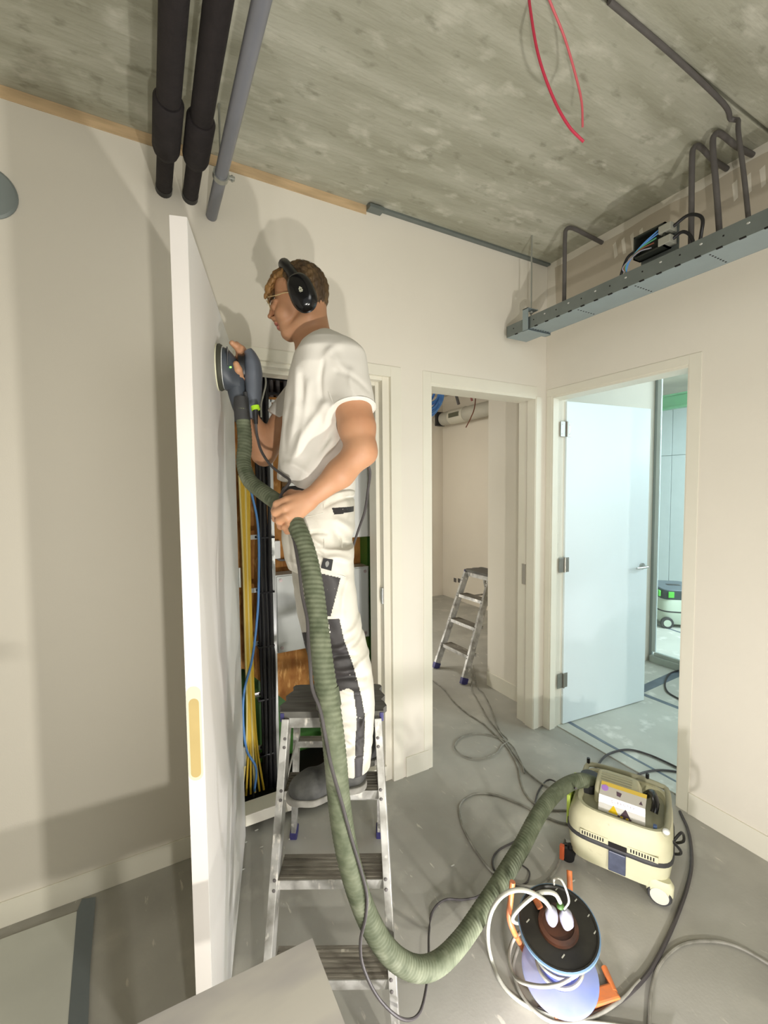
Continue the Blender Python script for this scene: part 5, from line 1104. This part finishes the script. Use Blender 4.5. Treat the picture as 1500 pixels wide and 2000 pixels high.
# ================================================================== SANDER held against the door
sp = V3(at(428, 718, 1.455)); t_ = (sp-hA).dot(nn); sp = sp-nn*t_      # pad centre on the door face
sd_ = empty('orbital_sander', sp, 0, 'dark grey orbital sander pressed flat against the white door', 'sander'); isd = inv_of(sd_)
ups = Vector((0, 0, 1)); zx = nn; tl_ = (Vector((0, 0, -1))+nn*.22).normalized()
Ms = Matrix(((zx.y*0+ups.cross(zx).x, ups.x, zx.x, sp.x), (ups.cross(zx).y, ups.y, zx.y, sp.y), (ups.cross(zx).z, ups.z, zx.z, sp.z), (0, 0, 0, 1)))   # x along door, y up, z off the door
sdk = mat('sander_grey', srgb(66, 72, 80), .5, var=.25, scale=16); sdl = mat('sander_side', srgb(92, 98, 108), .45, var=.15, scale=12)
MB().rev([(0, .0006), (.075, .0006), (.0752, .004), (.0, .004)], Ms, 40).build('sanding_disc', mat('pale_disc', srgb(214, 212, 184), .7), sd_, True, inv=isd)
MB().rev([(0, .004), (.074, .004), (.076, .010), (.072, .018), (0, .018)], Ms, 40).build('backing_pad', mat('pad_olive', srgb(62, 62, 50), .6), sd_, True, inv=isd)
MB().rev([(0.02, .019), (.069, .019), (.069, .021), (.02, .021)], Ms, 40).build('pad_ring', whitebox, sd_, True, inv=isd)
MB().loft([(.022, 0, -.004, .066, .068, 2.2), (.036, 0, -.008, .064, .068, 2.3), (.050, 0, -.016, .050, .060, 2.4), (.062, 0, -.024, .040, .052, 2.4), (.072, 0, -.030, .032, .046, 2.4)], 36, Ms).build('lower_housing', sdk, sd_, True, inv=isd)
MB().box((-.063, -.01, .036), (.063, .052, .040), Ms, .002).build('housing_groove', blackg, sd_, inv=isd)
MB().loft([(.068, 0, .0, .030, .046, 2.2), (.080, 0, .004, .026, .040, 2.2), (.088, 0, .008, .026, .040, 2.2)], 30, Ms).build('neck', blackm, sd_, True, inv=isd)
hd_ = MB().tube([Ms@Vector((0, .062, .098)), Ms@Vector((0, .045, .106)), Ms@Vector((0, .01, .112)), Ms@Vector((0, -.05, .114)), Ms@Vector((0, -.10, .112)), Ms@Vector((0, -.14, .106)), Ms@Vector((0, -.165, .103))], [.014, .027, .031, .028, .026, .022, .017], n=24, step=.005)
hd_.build('top_grip', sdl, sd_, True, inv=isd)
MB().tube([Ms@Vector((0, -.035, .055)), Ms@Vector((0, -.075, .058)), Ms@Vector((0, -.115, .066)), Ms@Vector((0, -.140, .074))], [.030, .029, .027, .026], n=24, step=.006).build('dust_port', sdk, sd_, True, inv=isd)
MB().tube([Ms@Vector((0, -.08, .085)), Ms@Vector((0, -.13, .092))], [.020, .018], n=18, step=.01).build('rear_bridge', blackm, sd_, True, inv=isd)
MB().ball(Ms@Vector((-.0, -.045, .0)), .001).build('pin', blackm, sd_, inv=isd)
v_ = (V3(at(462, 728, 1.3))-V3(CAM)).normalized()
led = at(454, 727, 1.40); MB().box((-.003, -.0025, -.002), (.003, .0055, .002), Matrix.Translation(Ms@Vector((.060 if (Ms.to_3x3()@Vector((1, 0, 0))).dot(v_) < 0 else -.060, -.012, .047))), .001).build('green_light', mat('led_green', srgb(150, 240, 110), .4, emit=(.3, 1, .15), estr=1.2), sd_, inv=isd)
MB().cyl(at(498, 793, 1.42), at(500, 801, 1.42), .0135, n=20).build('cord_collar', limem, sd_, True, inv=isd)
MB().cyl(at(498.5, 801, 1.42), at(500, 828, 1.42), .009, .006, n=16).build('cord_boot', blackm, sd_, True, inv=isd)
